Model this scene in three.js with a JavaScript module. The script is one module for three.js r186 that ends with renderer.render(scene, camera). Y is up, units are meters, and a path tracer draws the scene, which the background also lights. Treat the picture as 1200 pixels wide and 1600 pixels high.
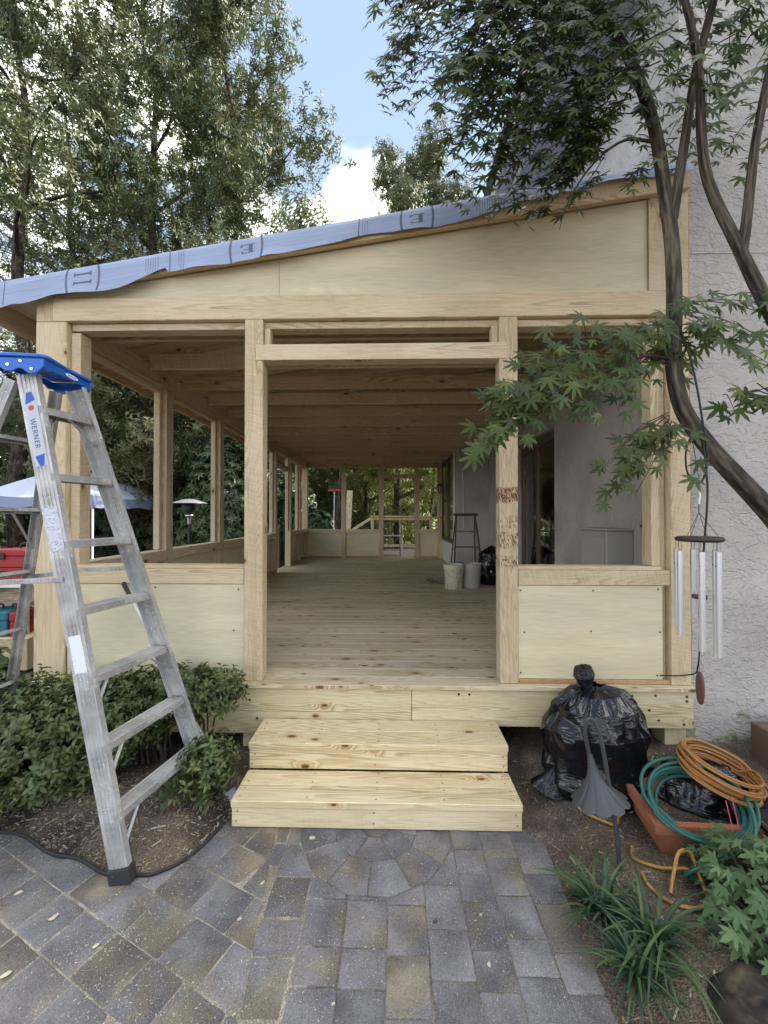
import * as THREE from 'three';
import { mergeGeometries, mergeVertices } from 'three/addons/utils/BufferGeometryUtils.js';

// ---------------------------------------------------------------- camera, sky, sun, exposure
const scene = new THREE.Scene();
const camera = new THREE.PerspectiveCamera(104.44, 0.75, 0.05, 400);
camera.position.set(0, 1.64, 2.64);
camera.rotation.set(THREE.MathUtils.degToRad(0.55), THREE.MathUtils.degToRad(1.29), 0, 'YXZ');
const renderer = new THREE.WebGLRenderer({ antialias: true });
renderer.setSize(768, 1024);
renderer.toneMapping = THREE.LinearToneMapping;
renderer.toneMappingExposure = 3.1;
renderer.shadowMap.enabled = true;
const SUN = new THREE.Vector3(0.761, 0.616, -0.204).normalize();
const sun = new THREE.DirectionalLight(new THREE.Color(1.0, 0.94, 0.84), 4.9);
sun.position.copy(SUN).multiplyScalar(60); sun.castShadow = true;
Object.assign(sun.shadow.camera, { left: -30, right: 30, top: 30, bottom: -30, near: 1, far: 150 });
sun.shadow.mapSize.set(4096, 4096); sun.shadow.bias = -0.0005;
scene.add(sun); scene.add(sun.target);

// ---------------------------------------------------------------- random numbers and noise
function rng(seed) { let a = seed >>> 0; return () => { a = (a + 0x6D2B79F5) >>> 0; let t = a; t = Math.imul(t ^ (t >>> 15), t | 1); t ^= t + Math.imul(t ^ (t >>> 7), t | 61); return ((t ^ (t >>> 14)) >>> 0) / 4294967296; }; }
const HT = new Float32Array(65536); { const r = rng(77); for (let i = 0; i < 65536; i++) HT[i] = r(); }
const h3 = (x, y, z) => HT[(Math.imul(x, 374761393) + Math.imul(y, 668265263) + Math.imul(z, 2147483647 ^ 0x3c6ef372)) >>> 13 & 65535];
const sm = t => t * t * (3 - 2 * t), lerp = (a, b, t) => a + (b - a) * t, clamp = (x, a = 0, b = 1) => Math.min(b, Math.max(a, x));
const step = (a, b, x) => sm(clamp((x - a) / (b - a)));
// value noise on a lattice that repeats every px, py cells
function n2(x, y, px = 1 << 20, py = 1 << 20, s = 0) {
  const xi = Math.floor(x), yi = Math.floor(y), u = sm(x - xi), v = sm(y - yi);
  const a = ((xi % px) + px) % px, b = (a + 1) % px, c = ((yi % py) + py) % py, d = (c + 1) % py;
  return lerp(lerp(h3(a, c, s), h3(b, c, s), u), lerp(h3(a, d, s), h3(b, d, s), u), v);
}
function fbm(x, y, px, py, s = 0, o = 4) { let f = 0, a = 0.5, t = 0; for (let i = 0; i < o; i++) { f += a * n2(x, y, px, py, s + i); t += a; x *= 2; y *= 2; px *= 2; py *= 2; a *= 0.5; } return f / t; }
function n3(x, y, z, s = 0) { const zi = Math.floor(z), w = sm(z - zi); return lerp(n2(x, y, undefined, undefined, s + zi * 17), n2(x, y, undefined, undefined, s + (zi + 1) * 17), w); }
function fbm3(x, y, z, s = 0, o = 3) { let f = 0, a = 0.5, t = 0; for (let i = 0; i < o; i++) { f += a * n3(x, y, z, s + i * 5); t += a; x *= 2; y *= 2; z *= 2; a *= 0.5; } return f / t; }

// ---------------------------------------------------------------- sky: pale blue air with scattered bright cloud
{
  const CLOUD = [31.33, 51.47], W = 1024, H = 512, d = new Float32Array(W * H * 4);
  for (let j = 0; j < H; j++) for (let i = 0; i < W; i++) {
    const el = ((j + 0.5) / H - 0.5) * Math.PI, az = ((i + 0.5) / W - 0.5) * 2 * Math.PI;
    const x = Math.cos(el) * Math.cos(az), y = Math.sin(el), z = Math.cos(el) * Math.sin(az);
    const h = clamp(y), k = Math.pow(1 - h, 2.2), o = (j * W + i) * 4;
    let r = lerp(0.17, 0.34, k), g = lerp(0.235, 0.385, k), b = lerp(0.345, 0.45, k);
    const c = x * SUN.x + y * SUN.y + z * SUN.z, gl = 0.2 * Math.pow(clamp(c), 8);
    r += gl; g += gl; b += gl * 0.95;
    if (y > 0) {
      const s = 1 / (y + 0.18), cx = x * s * 1.15 + CLOUD[0], cz = z * s * 1.15 + CLOUD[1];
      const n = fbm(cx * 1.6, cz * 1.6, 4096, 4096, 40, 6) * 0.75 + fbm(cx * 5, cz * 5, 4096, 4096, 60, 4) * 0.25;
      const m = step(0.50, 0.60, n) * 0.92;
      r = lerp(r, 1.85, m); g = lerp(g, 1.82, m); b = lerp(b, 1.78, m);
    } else { const m = step(0, 0.3, -y); r = lerp(r, 0.12, m); g = lerp(g, 0.13, m); b = lerp(b, 0.09, m); }
    d[o] = r; d[o + 1] = g; d[o + 2] = b; d[o + 3] = 1;
  }
  const t = new THREE.DataTexture(d, W, H, THREE.RGBAFormat, THREE.FloatType);
  t.mapping = THREE.EquirectangularReflectionMapping; t.magFilter = THREE.LinearFilter; t.minFilter = THREE.LinearFilter; t.wrapS = THREE.RepeatWrapping; t.needsUpdate = true;
  scene.background = t; scene.environment = t;
}

// ---------------------------------------------------------------- scene helpers
const V = (x, y, z) => new THREE.Vector3(x, y, z);
const taken = {};
function numbered(n) { const k = taken[n] = (taken[n] ?? -1) + 1; return k ? `${n}_${String(k).padStart(3, '0')}` : n; }
function tag(o, label, category, group) { o.userData.label = label; o.userData.category = category; if (group) o.userData.group = group; return o; }
function thing(name, label, category, pos = [0, 0, 0], group) { const o = new THREE.Group(); o.name = numbered(name); o.position.set(...pos); scene.add(o); return tag(o, label, category, group); }
function part(parent, name, geo, mat, kind) { const m = new THREE.Mesh(geo, mat); m.name = parent === scene ? numbered(name) : name; m.castShadow = m.receiveShadow = true; if (kind) m.userData.kind = kind; parent.add(m); return m; }
function stuffed(parent, name, geo, mat, mats4, colors, kind = 'stuff') {
  const m = new THREE.InstancedMesh(geo, mat, mats4.length); m.name = parent === scene ? numbered(name) : name;
  mats4.forEach((x, i) => m.setMatrixAt(i, x)); if (colors) colors.forEach((c, i) => m.setColorAt(i, c));
  m.castShadow = m.receiveShadow = true; m.userData.kind = kind; parent.add(m); return m;
}
const R0 = rng(4242), rnd = (a = 1, b) => b === undefined ? R0() * a : a + (b - a) * R0(), pick = a => a[Math.floor(R0() * a.length)];
// flat list of triangles -> geometry
class TB {
  constructor() { this.p = []; this.u = []; this.i = []; }
  v(x, y, z, u = 0, w = 0) { this.p.push(x, y, z); this.u.push(u, w); return this.p.length / 3 - 1; }
  t(a, b, c) { this.i.push(a, b, c); }
  q(a, b, c, d) { this.i.push(a, b, c, a, c, d); }
  geo(smooth = true) {
    let g = new THREE.BufferGeometry(); g.setAttribute('position', new THREE.Float32BufferAttribute(this.p, 3)); g.setAttribute('uv', new THREE.Float32BufferAttribute(this.u, 2)); g.setIndex(this.i);
    if (!smooth) g = g.toNonIndexed(); g.computeVertexNormals(); return g;
  }
}
// box with chamfered edges, uv in metres (u along the grain = longest side)
function cbox(w, h, d, c = 0.003, grain = -1) {
  const S = [w / 2, h / 2, d / 2]; c = Math.min(c, w / 2.5, h / 2.5, d / 2.5);
  const L = grain >= 0 ? grain : (w >= h && w >= d ? 0 : h >= d ? 1 : 2), ou = rnd(9), ov = rnd(9), pos = [], uv = [], nor = [];
  const put = (pts, ax, n) => {
    let e1 = (ax + 1) % 3, e2 = (ax + 2) % 3; let ua = L === ax ? e1 : L, va = 3 - ax - ua;
    for (const p of pts) { pos.push(...p); nor.push(...n); uv.push(p[ua] + ou + (L === ax ? 0.37 : 0), p[va] + ov + ax * 0.21); }
  };
  const tri = (a, b, cc, ax, n) => { const ab = [b[0] - a[0], b[1] - a[1], b[2] - a[2]], ac = [cc[0] - a[0], cc[1] - a[1], cc[2] - a[2]]; const k = [ab[1] * ac[2] - ab[2] * ac[1], ab[2] * ac[0] - ab[0] * ac[2], ab[0] * ac[1] - ab[1] * ac[0]]; const o = k[0] * n[0] + k[1] * n[1] + k[2] * n[2]; put(o >= 0 ? [a, b, cc] : [a, cc, b], ax, n); };
  const P = (ax, s, e1, s1, e2, s2, f) => { const p = [0, 0, 0]; p[ax] = s * (S[ax] - (f === ax ? 0 : c)); p[e1] = s1 * (S[e1] - (f === e1 ? 0 : c)); p[e2] = s2 * (S[e2] - (f === e2 ? 0 : c)); return p; };
  for (let ax = 0; ax < 3; ax++) for (const s of [-1, 1]) {
    const e1 = (ax + 1) % 3, e2 = (ax + 2) % 3, n = [0, 0, 0]; n[ax] = s;
    const q = [[-1, -1], [1, -1], [1, 1], [-1, 1]].map(([a, b]) => P(ax, s, e1, a, e2, b, ax));
    tri(q[0], q[1], q[2], ax, n); tri(q[0], q[2], q[3], ax, n);
  }
  if (c > 0) {
    for (let ax = 0; ax < 3; ax++) { const e1 = (ax + 1) % 3, e2 = (ax + 2) % 3; for (const a of [-1, 1]) for (const b of [-1, 1]) {
      const n = [0, 0, 0]; n[e1] = a * 0.7071; n[e2] = b * 0.7071;
      const q = [P(ax, -1, e1, a, e2, b, e1), P(ax, 1, e1, a, e2, b, e1), P(ax, 1, e1, a, e2, b, e2), P(ax, -1, e1, a, e2, b, e2)];
      tri(q[0], q[1], q[2], e1, n); tri(q[0], q[2], q[3], e1, n);
    } }
    for (const a of [-1, 1]) for (const b of [-1, 1]) for (const d2 of [-1, 1]) tri(P(0, a, 1, b, 2, d2, 0), P(0, a, 1, b, 2, d2, 1), P(0, a, 1, b, 2, d2, 2), 0, [a * 0.577, b * 0.577, d2 * 0.577]);
  }
  const g = new THREE.BufferGeometry(); g.setAttribute('position', new THREE.Float32BufferAttribute(pos, 3)); g.setAttribute('normal', new THREE.Float32BufferAttribute(nor, 3)); g.setAttribute('uv', new THREE.Float32BufferAttribute(uv, 2)); return g;
}
// board given by its extents
function board(parent, name, x0, x1, y0, y1, z0, z1, mat, c = 0.003, grain = -1) {
  const m = part(parent, name, cbox(Math.abs(x1 - x0), Math.abs(y1 - y0), Math.abs(z1 - z0), c, grain), mat); m.position.set((x0 + x1) / 2, (y0 + y1) / 2, (z0 + z1) / 2); return m;
}
// turns a mesh whose length runs along local x so that it spans a -> b
function span(m, a, b, up = V(0, 1, 0)) {
  const x = b.clone().sub(a).normalize(), z = new THREE.Vector3().crossVectors(x, up).normalize(), y = new THREE.Vector3().crossVectors(z, x);
  m.quaternion.setFromRotationMatrix(new THREE.Matrix4().makeBasis(x, y, z)); m.position.copy(a).add(b).multiplyScalar(0.5); return m;
}
function bar(parent, name, a, b, h, t, mat, up, c = 0.002) { return span(part(parent, name, cbox(a.distanceTo(b), h, t, c, 0), mat), a, b, up); }
// tapered tube through points with radii
function limb(pts, rad, sides = 7, sub = 1, uvr = 1) {
  let P = pts, Rr = rad;
  if (sub > 1) { const c = new THREE.CatmullRomCurve3(pts); P = []; Rr = []; const n = (pts.length - 1) * sub; for (let i = 0; i <= n; i++) { P.push(c.getPoint(i / n)); const f = i / n * (rad.length - 1), k = Math.min(rad.length - 2, Math.floor(f)); Rr.push(lerp(rad[k], rad[k + 1], f - k)); } }
  const tb = new TB(); let nrm = null, len = 0;
  for (let i = 0; i < P.length; i++) {
    const t = (i < P.length - 1 ? P[i + 1].clone().sub(P[Math.max(0, i - 1)]) : P[i].clone().sub(P[i - 1])).normalize();
    if (!nrm) nrm = Math.abs(t.y) < 0.9 ? V(0, 1, 0) : V(1, 0, 0);
    nrm = nrm.clone().addScaledVector(t, -nrm.dot(t)).normalize(); const b = new THREE.Vector3().crossVectors(t, nrm);
    if (i) len += P[i].distanceTo(P[i - 1]);
    for (let k = 0; k <= sides; k++) { const a = k / sides * 2 * Math.PI, q = P[i].clone().addScaledVector(nrm, Math.cos(a) * Rr[i]).addScaledVector(b, Math.sin(a) * Rr[i]); tb.v(q.x, q.y, q.z, k / sides * uvr, len); }
    if (i) for (let k = 0; k < sides; k++) { const o = (i - 1) * (sides + 1) + k; tb.q(o, o + 1, o + sides + 2, o + sides + 1); }
  }
  const c0 = tb.v(P[0].x, P[0].y, P[0].z), e = P[P.length - 1], c1 = tb.v(e.x, e.y, e.z), L = (P.length - 1) * (sides + 1);
  for (let k = 0; k < sides; k++) { tb.t(c0, k + 1, k); tb.t(c1, L + k, L + k + 1); }
  const g = tb.geo(); return g;
}
const tube = (pts, r, seg = 60, rs = 6) => new THREE.TubeGeometry(new THREE.CatmullRomCurve3(pts), seg, r, rs, false);
function lathe(prof, n = 24) { return new THREE.LatheGeometry(prof.map(([r, y]) => new THREE.Vector2(r, y)), n); }
function cyl(a, b, r0, r1 = r0, n = 12) { return limb([a, b], [r0, r1], n); }

// ---------------------------------------------------------------- textures
function dataTex(W, H, f, srgb = true, repU = 1, repV = 1) {
  const d = new Uint8Array(W * H * 4); const o = [0, 0, 0];
  for (let j = 0; j < H; j++) for (let i = 0; i < W; i++) { f((i + 0.5) / W, (j + 0.5) / H, o, i, j); const k = (j * W + i) * 4; d[k] = clamp(o[0]) * 255; d[k + 1] = clamp(o[1]) * 255; d[k + 2] = clamp(o[2]) * 255; d[k + 3] = 255; }
  const t = new THREE.DataTexture(d, W, H, THREE.RGBAFormat); if (srgb) t.colorSpace = THREE.SRGBColorSpace;
  t.wrapS = t.wrapT = THREE.RepeatWrapping; t.magFilter = THREE.LinearFilter; t.minFilter = THREE.LinearMipmapLinearFilter; t.generateMipmaps = true; t.repeat.set(repU, repV); t.needsUpdate = true; return t;
}
// pine grain: contour lines of a stretched noise field, knots, fibres. Covers 2.4 m x 0.6 m.
function woodTex(seed, rings, contrast, saw, knots) {
  const W = 2048, H = 512, r = rng(seed), K = []; for (let i = 0; i < knots; i++) K.push([r() * 2.4, r() * 0.6, 0.005 + r() * 0.010]);
  return dataTex(W, H, (u, v, o) => {
    const x = u * 2.4, y = v * 0.6; let g = fbm(u * 2, v * 7, 2, 7, seed, 2) * rings + n2(u * 7, v * 40, 7, 40, seed + 9) * 0.5, core = 0, halo = 0;
    for (const [kx, ky, kr] of K) { let dx = Math.abs(x - kx), dy = Math.abs(y - ky); dx = Math.min(dx, 2.4 - dx); dy = Math.min(dy, 0.6 - dy); const q = Math.hypot(dx * 0.5, dy) / kr; if (q < 9) { g += 3.0 * Math.exp(-q * q * 0.14); core = Math.max(core, 1 - step(0.7, 1.15, q)); halo = Math.max(halo, Math.exp(-q * q * 0.3)); } }
    const f = g - Math.floor(g), late = step(0.25, 0.85, f) * (1 - step(0.88, 1, f)), fib = n2(u * 45, v * 460, 45, 460, seed + 3) - 0.5, blot = fbm(u * 4, v * 3, 4, 3, seed + 30, 4) - 0.5;
    const s = saw ? (n2(u * 620 + v * 40, v * 9, 620, 9, seed + 50) - 0.5) * saw : 0, str = n2(u * 4, v * 11, 4, 11, seed + 70), ct = contrast * late * (0.25 + 1.2 * str * str);
    const k = 1 - ct * 0.8 + fib * 0.13 + blot * 0.20 + s;
    o[0] = k * 0.985; o[1] = k * (0.97 - ct * 0.22); o[2] = k * (0.95 - ct * 0.5 + blot * 0.1);
    o[0] *= 1 - 0.12 * halo; o[1] *= 1 - 0.22 * halo; o[2] *= 1 - 0.34 * halo;
    const q = core * 0.8; o[0] = lerp(o[0], 0.40 + fib * 0.3, q); o[1] = lerp(o[1], 0.28 + fib * 0.2, q); o[2] = lerp(o[2], 0.18, q);
  }, true, 1 / 2.4, 1 / 0.6);
}
const grainA = woodTex(11, 15, 0.19, 0.03, 6), grainB = woodTex(23, 22, 0.17, 0.11, 4), grainC = woodTex(37, 15, 0.22, 0.03, 22);
const C = (r, g, b) => new THREE.Color().setRGB(r, g, b);
function std(color, o = {}) { return new THREE.MeshStandardMaterial({ color, roughness: 0.8, ...o }); }
const wood = (r, g, b, map, o = {}) => std(C(r, g, b), { map, bumpMap: map, bumpScale: 0.0006, roughness: 0.72, ...o });
const M = {};
const tones = (base, map, n, seed, spread = 0.07) => { const r = rng(seed); return Array.from({ length: n }, () => { const k = 1 + (r() - 0.5) * 2 * spread, w = (r() - 0.5) * spread; return wood(base[0] * k * (1 + w * 0.4), base[1] * k, base[2] * k * (1 - w), map); }); };
M.step = tones([0.73, 0.63, 0.42], grainA, 3, 1, 0.04);
M.rim = tones([0.64, 0.575, 0.385], grainA, 2, 2, 0.04);
M.tan = [...tones([0.60, 0.49, 0.335], grainB, 2, 3, 0.06), ...tones([0.65, 0.545, 0.375], grainA, 1, 4, 0.02), ...tones([0.60, 0.50, 0.35], grainB, 3, 5, 0.08), ...tones([0.62, 0.51, 0.35], grainA, 2, 6, 0.08)];
M.deck = tones([0.60, 0.53, 0.375], grainC, 9, 7, 0.09);
M.joist = [...tones([0.62, 0.49, 0.35], grainA, 4, 8, 0.11), ...tones([0.62, 0.50, 0.36], grainB, 3, 9, 0.11)];
M.plate = wood(0.47, 0.31, 0.17, grainB);
M.darkPost = wood(0.16, 0.11, 0.075, grainB);
const plyTex = dataTex(1024, 512, (u, v, o) => { const g = fbm(u * 4, v * 14, 4, 14, 5, 4), f = n2(u * 40, v * 300, 40, 300, 8) - 0.5, gg = fbm(u * 2, v * 6, 2, 6, 15, 2) * 11, lw = step(0.4, 0.9, gg - Math.floor(gg)) * (1 - step(0.92, 1, gg - Math.floor(gg))), k = 0.93 + (g - 0.5) * 0.12 + f * 0.06 - lw * 0.035 * n2(u * 5, v * 5, 5, 5, 19); const s = step(0.62, 0.75, fbm(u * 3, v * 3, 3, 3, 91, 3)) * 0.012; o[0] = k; o[1] = k * (0.99 - s * 0.5); o[2] = k * (0.97 - s * 2); }, true, 1 / 2.4, 1 / 1.2);
M.panel = wood(0.74, 0.68, 0.485, plyTex, { bumpScale: 0.0004 });
const stuccoH = (() => { // trowelled skip ridges: short curved lips over a flat coat
  return dataTex(1024, 1024, (u, v, o) => {
    const wx = fbm(u * 9, v * 9, 9, 9, 3, 3), wy = fbm(u * 9, v * 9, 9, 9, 13, 3);
    const a = fbm(u * 22 + wx * 2.6, v * 38 + wy * 2.6, 22, 38, 21, 3), plate = step(0.47, 0.53, a) * 0.6 + step(0.60, 0.635, fbm(u * 31 + wy * 3, v * 53 + wx * 3, 31, 53, 33, 3)) * 0.4;
    const fine = n2(u * 230, v * 230, 230, 230, 5) * 0.16 + fbm(u * 60, v * 60, 60, 60, 6, 2) * 0.12; const k = plate * 0.72 + fine; o[0] = o[1] = o[2] = k;
  }, false, 1 / 1.1, 1 / 1.1);
})();
const stuccoC = dataTex(512, 512, (u, v, o) => { const k = 0.92 + (fbm(u * 5, v * 5, 5, 5, 71, 5) - 0.5) * 0.26 + (n2(u * 200, v * 200, 200, 200, 4) - 0.5) * 0.05; o[0] = k; o[1] = k * 0.99; o[2] = k * 0.985; }, true, 1 / 2, 1 / 2);
M.stucco = std(C(0.52, 0.50, 0.475), { map: stuccoC, bumpMap: stuccoH, bumpScale: 0.009, roughness: 0.92 });
const pavTex = dataTex(1024, 1024, (u, v, o) => {
  const b = fbm(u * 6, v * 6, 6, 6, 101, 5), g = n2(u * 500, v * 500, 500, 500, 7), g2 = n2(u * 190, v * 190, 190, 190, 17), tanp = step(0.5, 0.72, fbm(u * 4, v * 4, 4, 4, 131, 4));
  let k = 0.72 + (b - 0.5) * 0.55 + (g - 0.5) * 0.22 + (g2 - 0.5) * 0.14; const pit = step(0.86, 0.93, g2) * 0.25; k -= pit;
  const dust = step(0.80, 0.9, n2(u * 330, v * 330, 330, 330, 27)) * step(0.42, 0.62, fbm(u * 5, v * 5, 5, 5, 151, 4)) * 0.42;
  o[0] = k * lerp(0.95, 1.03, tanp) + dust; o[1] = k * lerp(0.94, 0.97, tanp) + dust * 0.95; o[2] = k * lerp(0.97, 0.87, tanp) + dust * 0.75;
}, true, 1 / 0.9, 1 / 0.9);
const pv = (r, g, b) => std(C(r, g, b), { map: pavTex, bumpMap: pavTex, bumpScale: 0.003, roughness: 0.9 });
M.paver = [pv(0.31, 0.305, 0.30), pv(0.325, 0.32, 0.315), pv(0.29, 0.287, 0.288), pv(0.335, 0.32, 0.30), pv(0.315, 0.31, 0.305), pv(0.298, 0.294, 0.294), pv(0.32, 0.31, 0.302)];
const soilTex = dataTex(1024, 1024, (u, v, o) => {
  const b = fbm(u * 7, v * 7, 7, 7, 201, 5), g = n2(u * 300, v * 300, 300, 300, 207), f = n2(u * 90 + v * 40, v * 260, 90, 260, 217), chip = step(0.74, 0.84, f) * step(0.40, 0.6, fbm(u * 9, v * 9, 9, 9, 231, 3));
  const k = 0.45 + (b - 0.5) * 0.7 + (g - 0.5) * 0.35; o[0] = k * 1.0 + chip * 0.35; o[1] = k * 0.92 + chip * 0.32; o[2] = k * 0.83 + chip * 0.25;
}, true, 1 / 1.1, 1 / 1.1);
M.soil = std(C(0.56, 0.505, 0.445), { map: soilTex, bumpMap: soilTex, bumpScale: 0.02, roughness: 1 });
M.ground = std(C(0.22, 0.19, 0.14), { map: soilTex, bumpMap: soilTex, bumpScale: 0.02, roughness: 1 });
const sandTex = dataTex(512, 512, (u, v, o) => { const k = 0.78 + (n2(u * 256, v * 256, 256, 256, 241) - 0.5) * 0.4 + (fbm(u * 12, v * 12, 12, 12, 251, 4) - 0.5) * 0.5; o[0] = k; o[1] = k * 0.97; o[2] = k * 0.92; }, true, 1 / 0.8, 1 / 0.8);
M.sandPale = std(C(0.44, 0.42, 0.375), { map: sandTex, bumpMap: sandTex, bumpScale: 0.004, roughness: 1 });
M.sand = std(C(0.25, 0.235, 0.215), { map: sandTex, bumpMap: sandTex, bumpScale: 0.006, roughness: 1 });
const barkTex = dataTex(256, 1024, (u, v, o) => { const r = fbm(u * 14, v * 10, 14, 10, 301, 4), s = fbm(u * 5, v * 5, 5, 5, 311, 3), l = step(0.6, 0.75, fbm(u * 6, v * 9, 6, 9, 321, 4)); const k = 0.45 + (r - 0.5) * 0.9 + (s - 0.5) * 0.3; o[0] = k + l * 0.12; o[1] = k * 0.95 + l * 0.14; o[2] = k * 0.88 + l * 0.1; });
M.bark = std(C(0.26, 0.225, 0.19), { map: barkTex, bumpMap: barkTex, bumpScale: 0.02, roughness: 0.95 });
M.mapleBark = std(C(0.34, 0.31, 0.27), { map: barkTex, bumpMap: barkTex, bumpScale: 0.008, roughness: 0.9 });
const metalTex = dataTex(512, 512, (u, v, o) => { const st = n2(u * 260, v * 6, 260, 6, 401), d = fbm(u * 9, v * 9, 9, 9, 411, 5), sp = step(0.82, 0.9, n2(u * 90, v * 90, 90, 90, 421)) * step(0.45, 0.6, fbm(u * 6, v * 6, 6, 6, 431, 3)); const k = 0.80 + (st - 0.5) * 0.16 + (d - 0.5) * 0.38; o[0] = k + sp * 0.2; o[1] = k * 0.99 + sp * 0.2; o[2] = k * 0.97 + sp * 0.18; }, true, 1 / 0.6, 1 / 0.6);
M.alu = std(C(0.74, 0.755, 0.79), { map: metalTex, roughness: 0.45, metalness: 0.35 });
M.aluDull = std(C(0.62, 0.62, 0.63), { map: metalTex, roughness: 0.55, metalness: 0.3 });
M.chrome = std(C(0.75, 0.77, 0.8), { roughness: 0.22, metalness: 0.95 });
M.blue = std(C(0.015, 0.13, 0.55), { roughness: 0.42 });
M.black = std(C(0.018, 0.018, 0.02), { roughness: 0.6 });
M.rubber = std(C(0.025, 0.025, 0.028), { roughness: 0.8 });
M.bronze = std(C(0.10, 0.075, 0.055), { roughness: 0.55 });
M.white = std(C(0.70, 0.69, 0.66), { roughness: 0.5 });
// ================================================================ ground
const groundH = (x, z) => -0.04 - 0.22 * step(2.7, 5, -x) - 0.25 * step(9, 15, -z) - 0.02 * n2(x * 0.7, z * 0.7);
{
  const N = 150, tb = new TB(), w = t => 130 * Math.sign(t) * Math.pow(Math.abs(t), 2.4);
  for (let j = 0; j <= N; j++) for (let i = 0; i <= N; i++) { const x = w(i / N * 2 - 1) - 3, z = w(j / N * 2 - 1) - 4; tb.v(x, groundH(x, z), z, x, z); }
  for (let j = 0; j < N; j++) for (let i = 0; i < N; i++) { const a = j * (N + 1) + i; tb.q(a, a + N + 1, a + N + 2, a + 1); }
  const g = part(scene, 'ground', tb.geo(), M.ground); g.userData.kind = 'structure';
}
// ---------------------------------------------------------------- stone paving in front of the steps
const paving = new THREE.Group(); paving.name = 'patio_paving'; paving.userData.kind = 'structure'; scene.add(paving);
{
  board(paving, 'sand_bed', -0.3, 0.77, -0.06, -0.0028, -0.02, 4.2, M.sand, 0); board(paving, 'sand_bed', -2.9, -0.301, -0.06, -0.0016, -0.02, 4.2, M.sandPale, 0);
  const clip = (poly, nx, nz, c) => { const out = []; for (let i = 0; i < poly.length; i++) { const a = poly[i], b = poly[(i + 1) % poly.length], da = a[0] * nx + a[1] * nz - c, db = b[0] * nx + b[1] * nz - c; if (da >= 0) out.push(a); if ((da > 0 && db < 0) || (da < 0 && db > 0)) { const t = da / (da - db); out.push([lerp(a[0], b[0], t), lerp(a[1], b[1], t)]); } } return out; };
  const area = p => { let s = 0; p.forEach((a, i) => { const b = p[(i + 1) % p.length]; s += a[0] * b[1] - a[1] * b[0]; }); return s / 2; };
  let count = 0;
  const paver = (poly, mat) => {
    if (poly.length < 3) return; let A = area(poly); if (Math.abs(A) < 0.0022) return; if (A < 0) poly = poly.slice().reverse();
    const n = poly.length, cx = poly.reduce((s, p) => s + p[0], 0) / n, cz = poly.reduce((s, p) => s + p[1], 0) / n;
    if (cz > 3.7 || cx < -2.75) return;
    // split long edges and knock corners so that each stone has a tumbled outline
    const P = []; for (let i = 0; i < n; i++) { const a = poly[i], b = poly[(i + 1) % n], L = Math.hypot(b[0] - a[0], b[1] - a[1]), c = Math.min(0.004 + rnd(0.006), L * 0.3) / L; P.push([lerp(a[0], b[0], c), lerp(a[1], b[1], c)]); if (L > 0.1) { const t = rnd(0.35, 0.65), j = rnd(-0.003, 0.002); P.push([lerp(a[0], b[0], t) + (b[1] - a[1]) / L * j, lerp(a[1], b[1], t) - (b[0] - a[0]) / L * j]); } P.push([lerp(a[0], b[0], 1 - c), lerp(a[1], b[1], 1 - c)]); }
    const m = P.length, inset = (d) => P.map(([x, z]) => { const dx = x - cx, dz = z - cz, r = Math.hypot(dx, dz); return [cx + dx * (1 - d / r), cz + dz * (1 - d / r)]; });
    const tb = new TB(), rings = [[inset(0.0012), -0.05], [inset(0.0014), -0.005], [inset(0.0035), -0.001], [inset(0.009), 0.0008]], th = rnd(6.28), ou = rnd(5), ov = rnd(5), tx = rnd(-0.012, 0.012), tz = rnd(-0.012, 0.012), dy = rnd(-0.002, 0.002);
    const put = (x, z, y) => tb.v(x - cx, y + dy + (y > -0.03 ? (x - cx) * tx + (z - cz) * tz : 0), z - cz, (x * Math.cos(th) - z * Math.sin(th)) + ou, (x * Math.sin(th) + z * Math.cos(th)) + ov);
    rings.forEach(([pts, y]) => pts.forEach(([x, z]) => put(x, z, y)));
    for (let k = 0; k < 3; k++) for (let i = 0; i < m; i++) { const a = k * m + i, b = k * m + (i + 1) % m; tb.q(a, a + m, b + m, b); }
    const c = put(cx, cz, 0.0012); for (let i = 0; i < m; i++) tb.t(c, 3 * m + (i + 1) % m, 3 * m + i);
    const o = part(paving, 'paver', tb.geo(), mat); o.position.set(cx, 0, cz); count++;
  };
  const CX = -0.09, CZ = 0.53, RO = 0.385, RI = 0.215, RC = 0.075;
  const outside = poly => { const n = poly.length; let cx = 0, cz = 0; poly.forEach(p => { cx += p[0] / n; cz += p[1] / n; }); const near = poly.some(p => Math.hypot(p[0] - CX, p[1] - CZ) < RO) || Math.hypot(cx - CX, cz - CZ) < RO + 0.05; if (!near) return poly; const d = Math.hypot(cx - CX, cz - CZ) || 1, nx = (cx - CX) / d, nz = (cz - CZ) / d; return clip(poly, nx, nz, nx * CX + nz * CZ + RO); };
  const dn = V(1, 0, -0.13).normalize(), dc = dn.x * -0.60 + dn.z * 0.6; // line between the straight and the turned field
  const xs = [0.765, 0.60, 0.44, 0.295, 0.135, -0.025, -0.195, -0.365, -0.535, -0.70, -0.86, -1.02];
  for (let k = 0; k < xs.length - 1; k++) { let z = 0.36 + rnd(0.12); while (z < 3.7) { const L = pick([0.13, 0.175, 0.14, 0.19]); let p = [[xs[k + 1], z], [xs[k], z], [xs[k] + rnd(-0.006, 0.006), z + L], [xs[k + 1], z + L]]; p = clip(p, dn.x, dn.z, dc); if (p.length > 2) p = outside(p); paver(p, pick(M.paver)); z += L; } }
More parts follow.
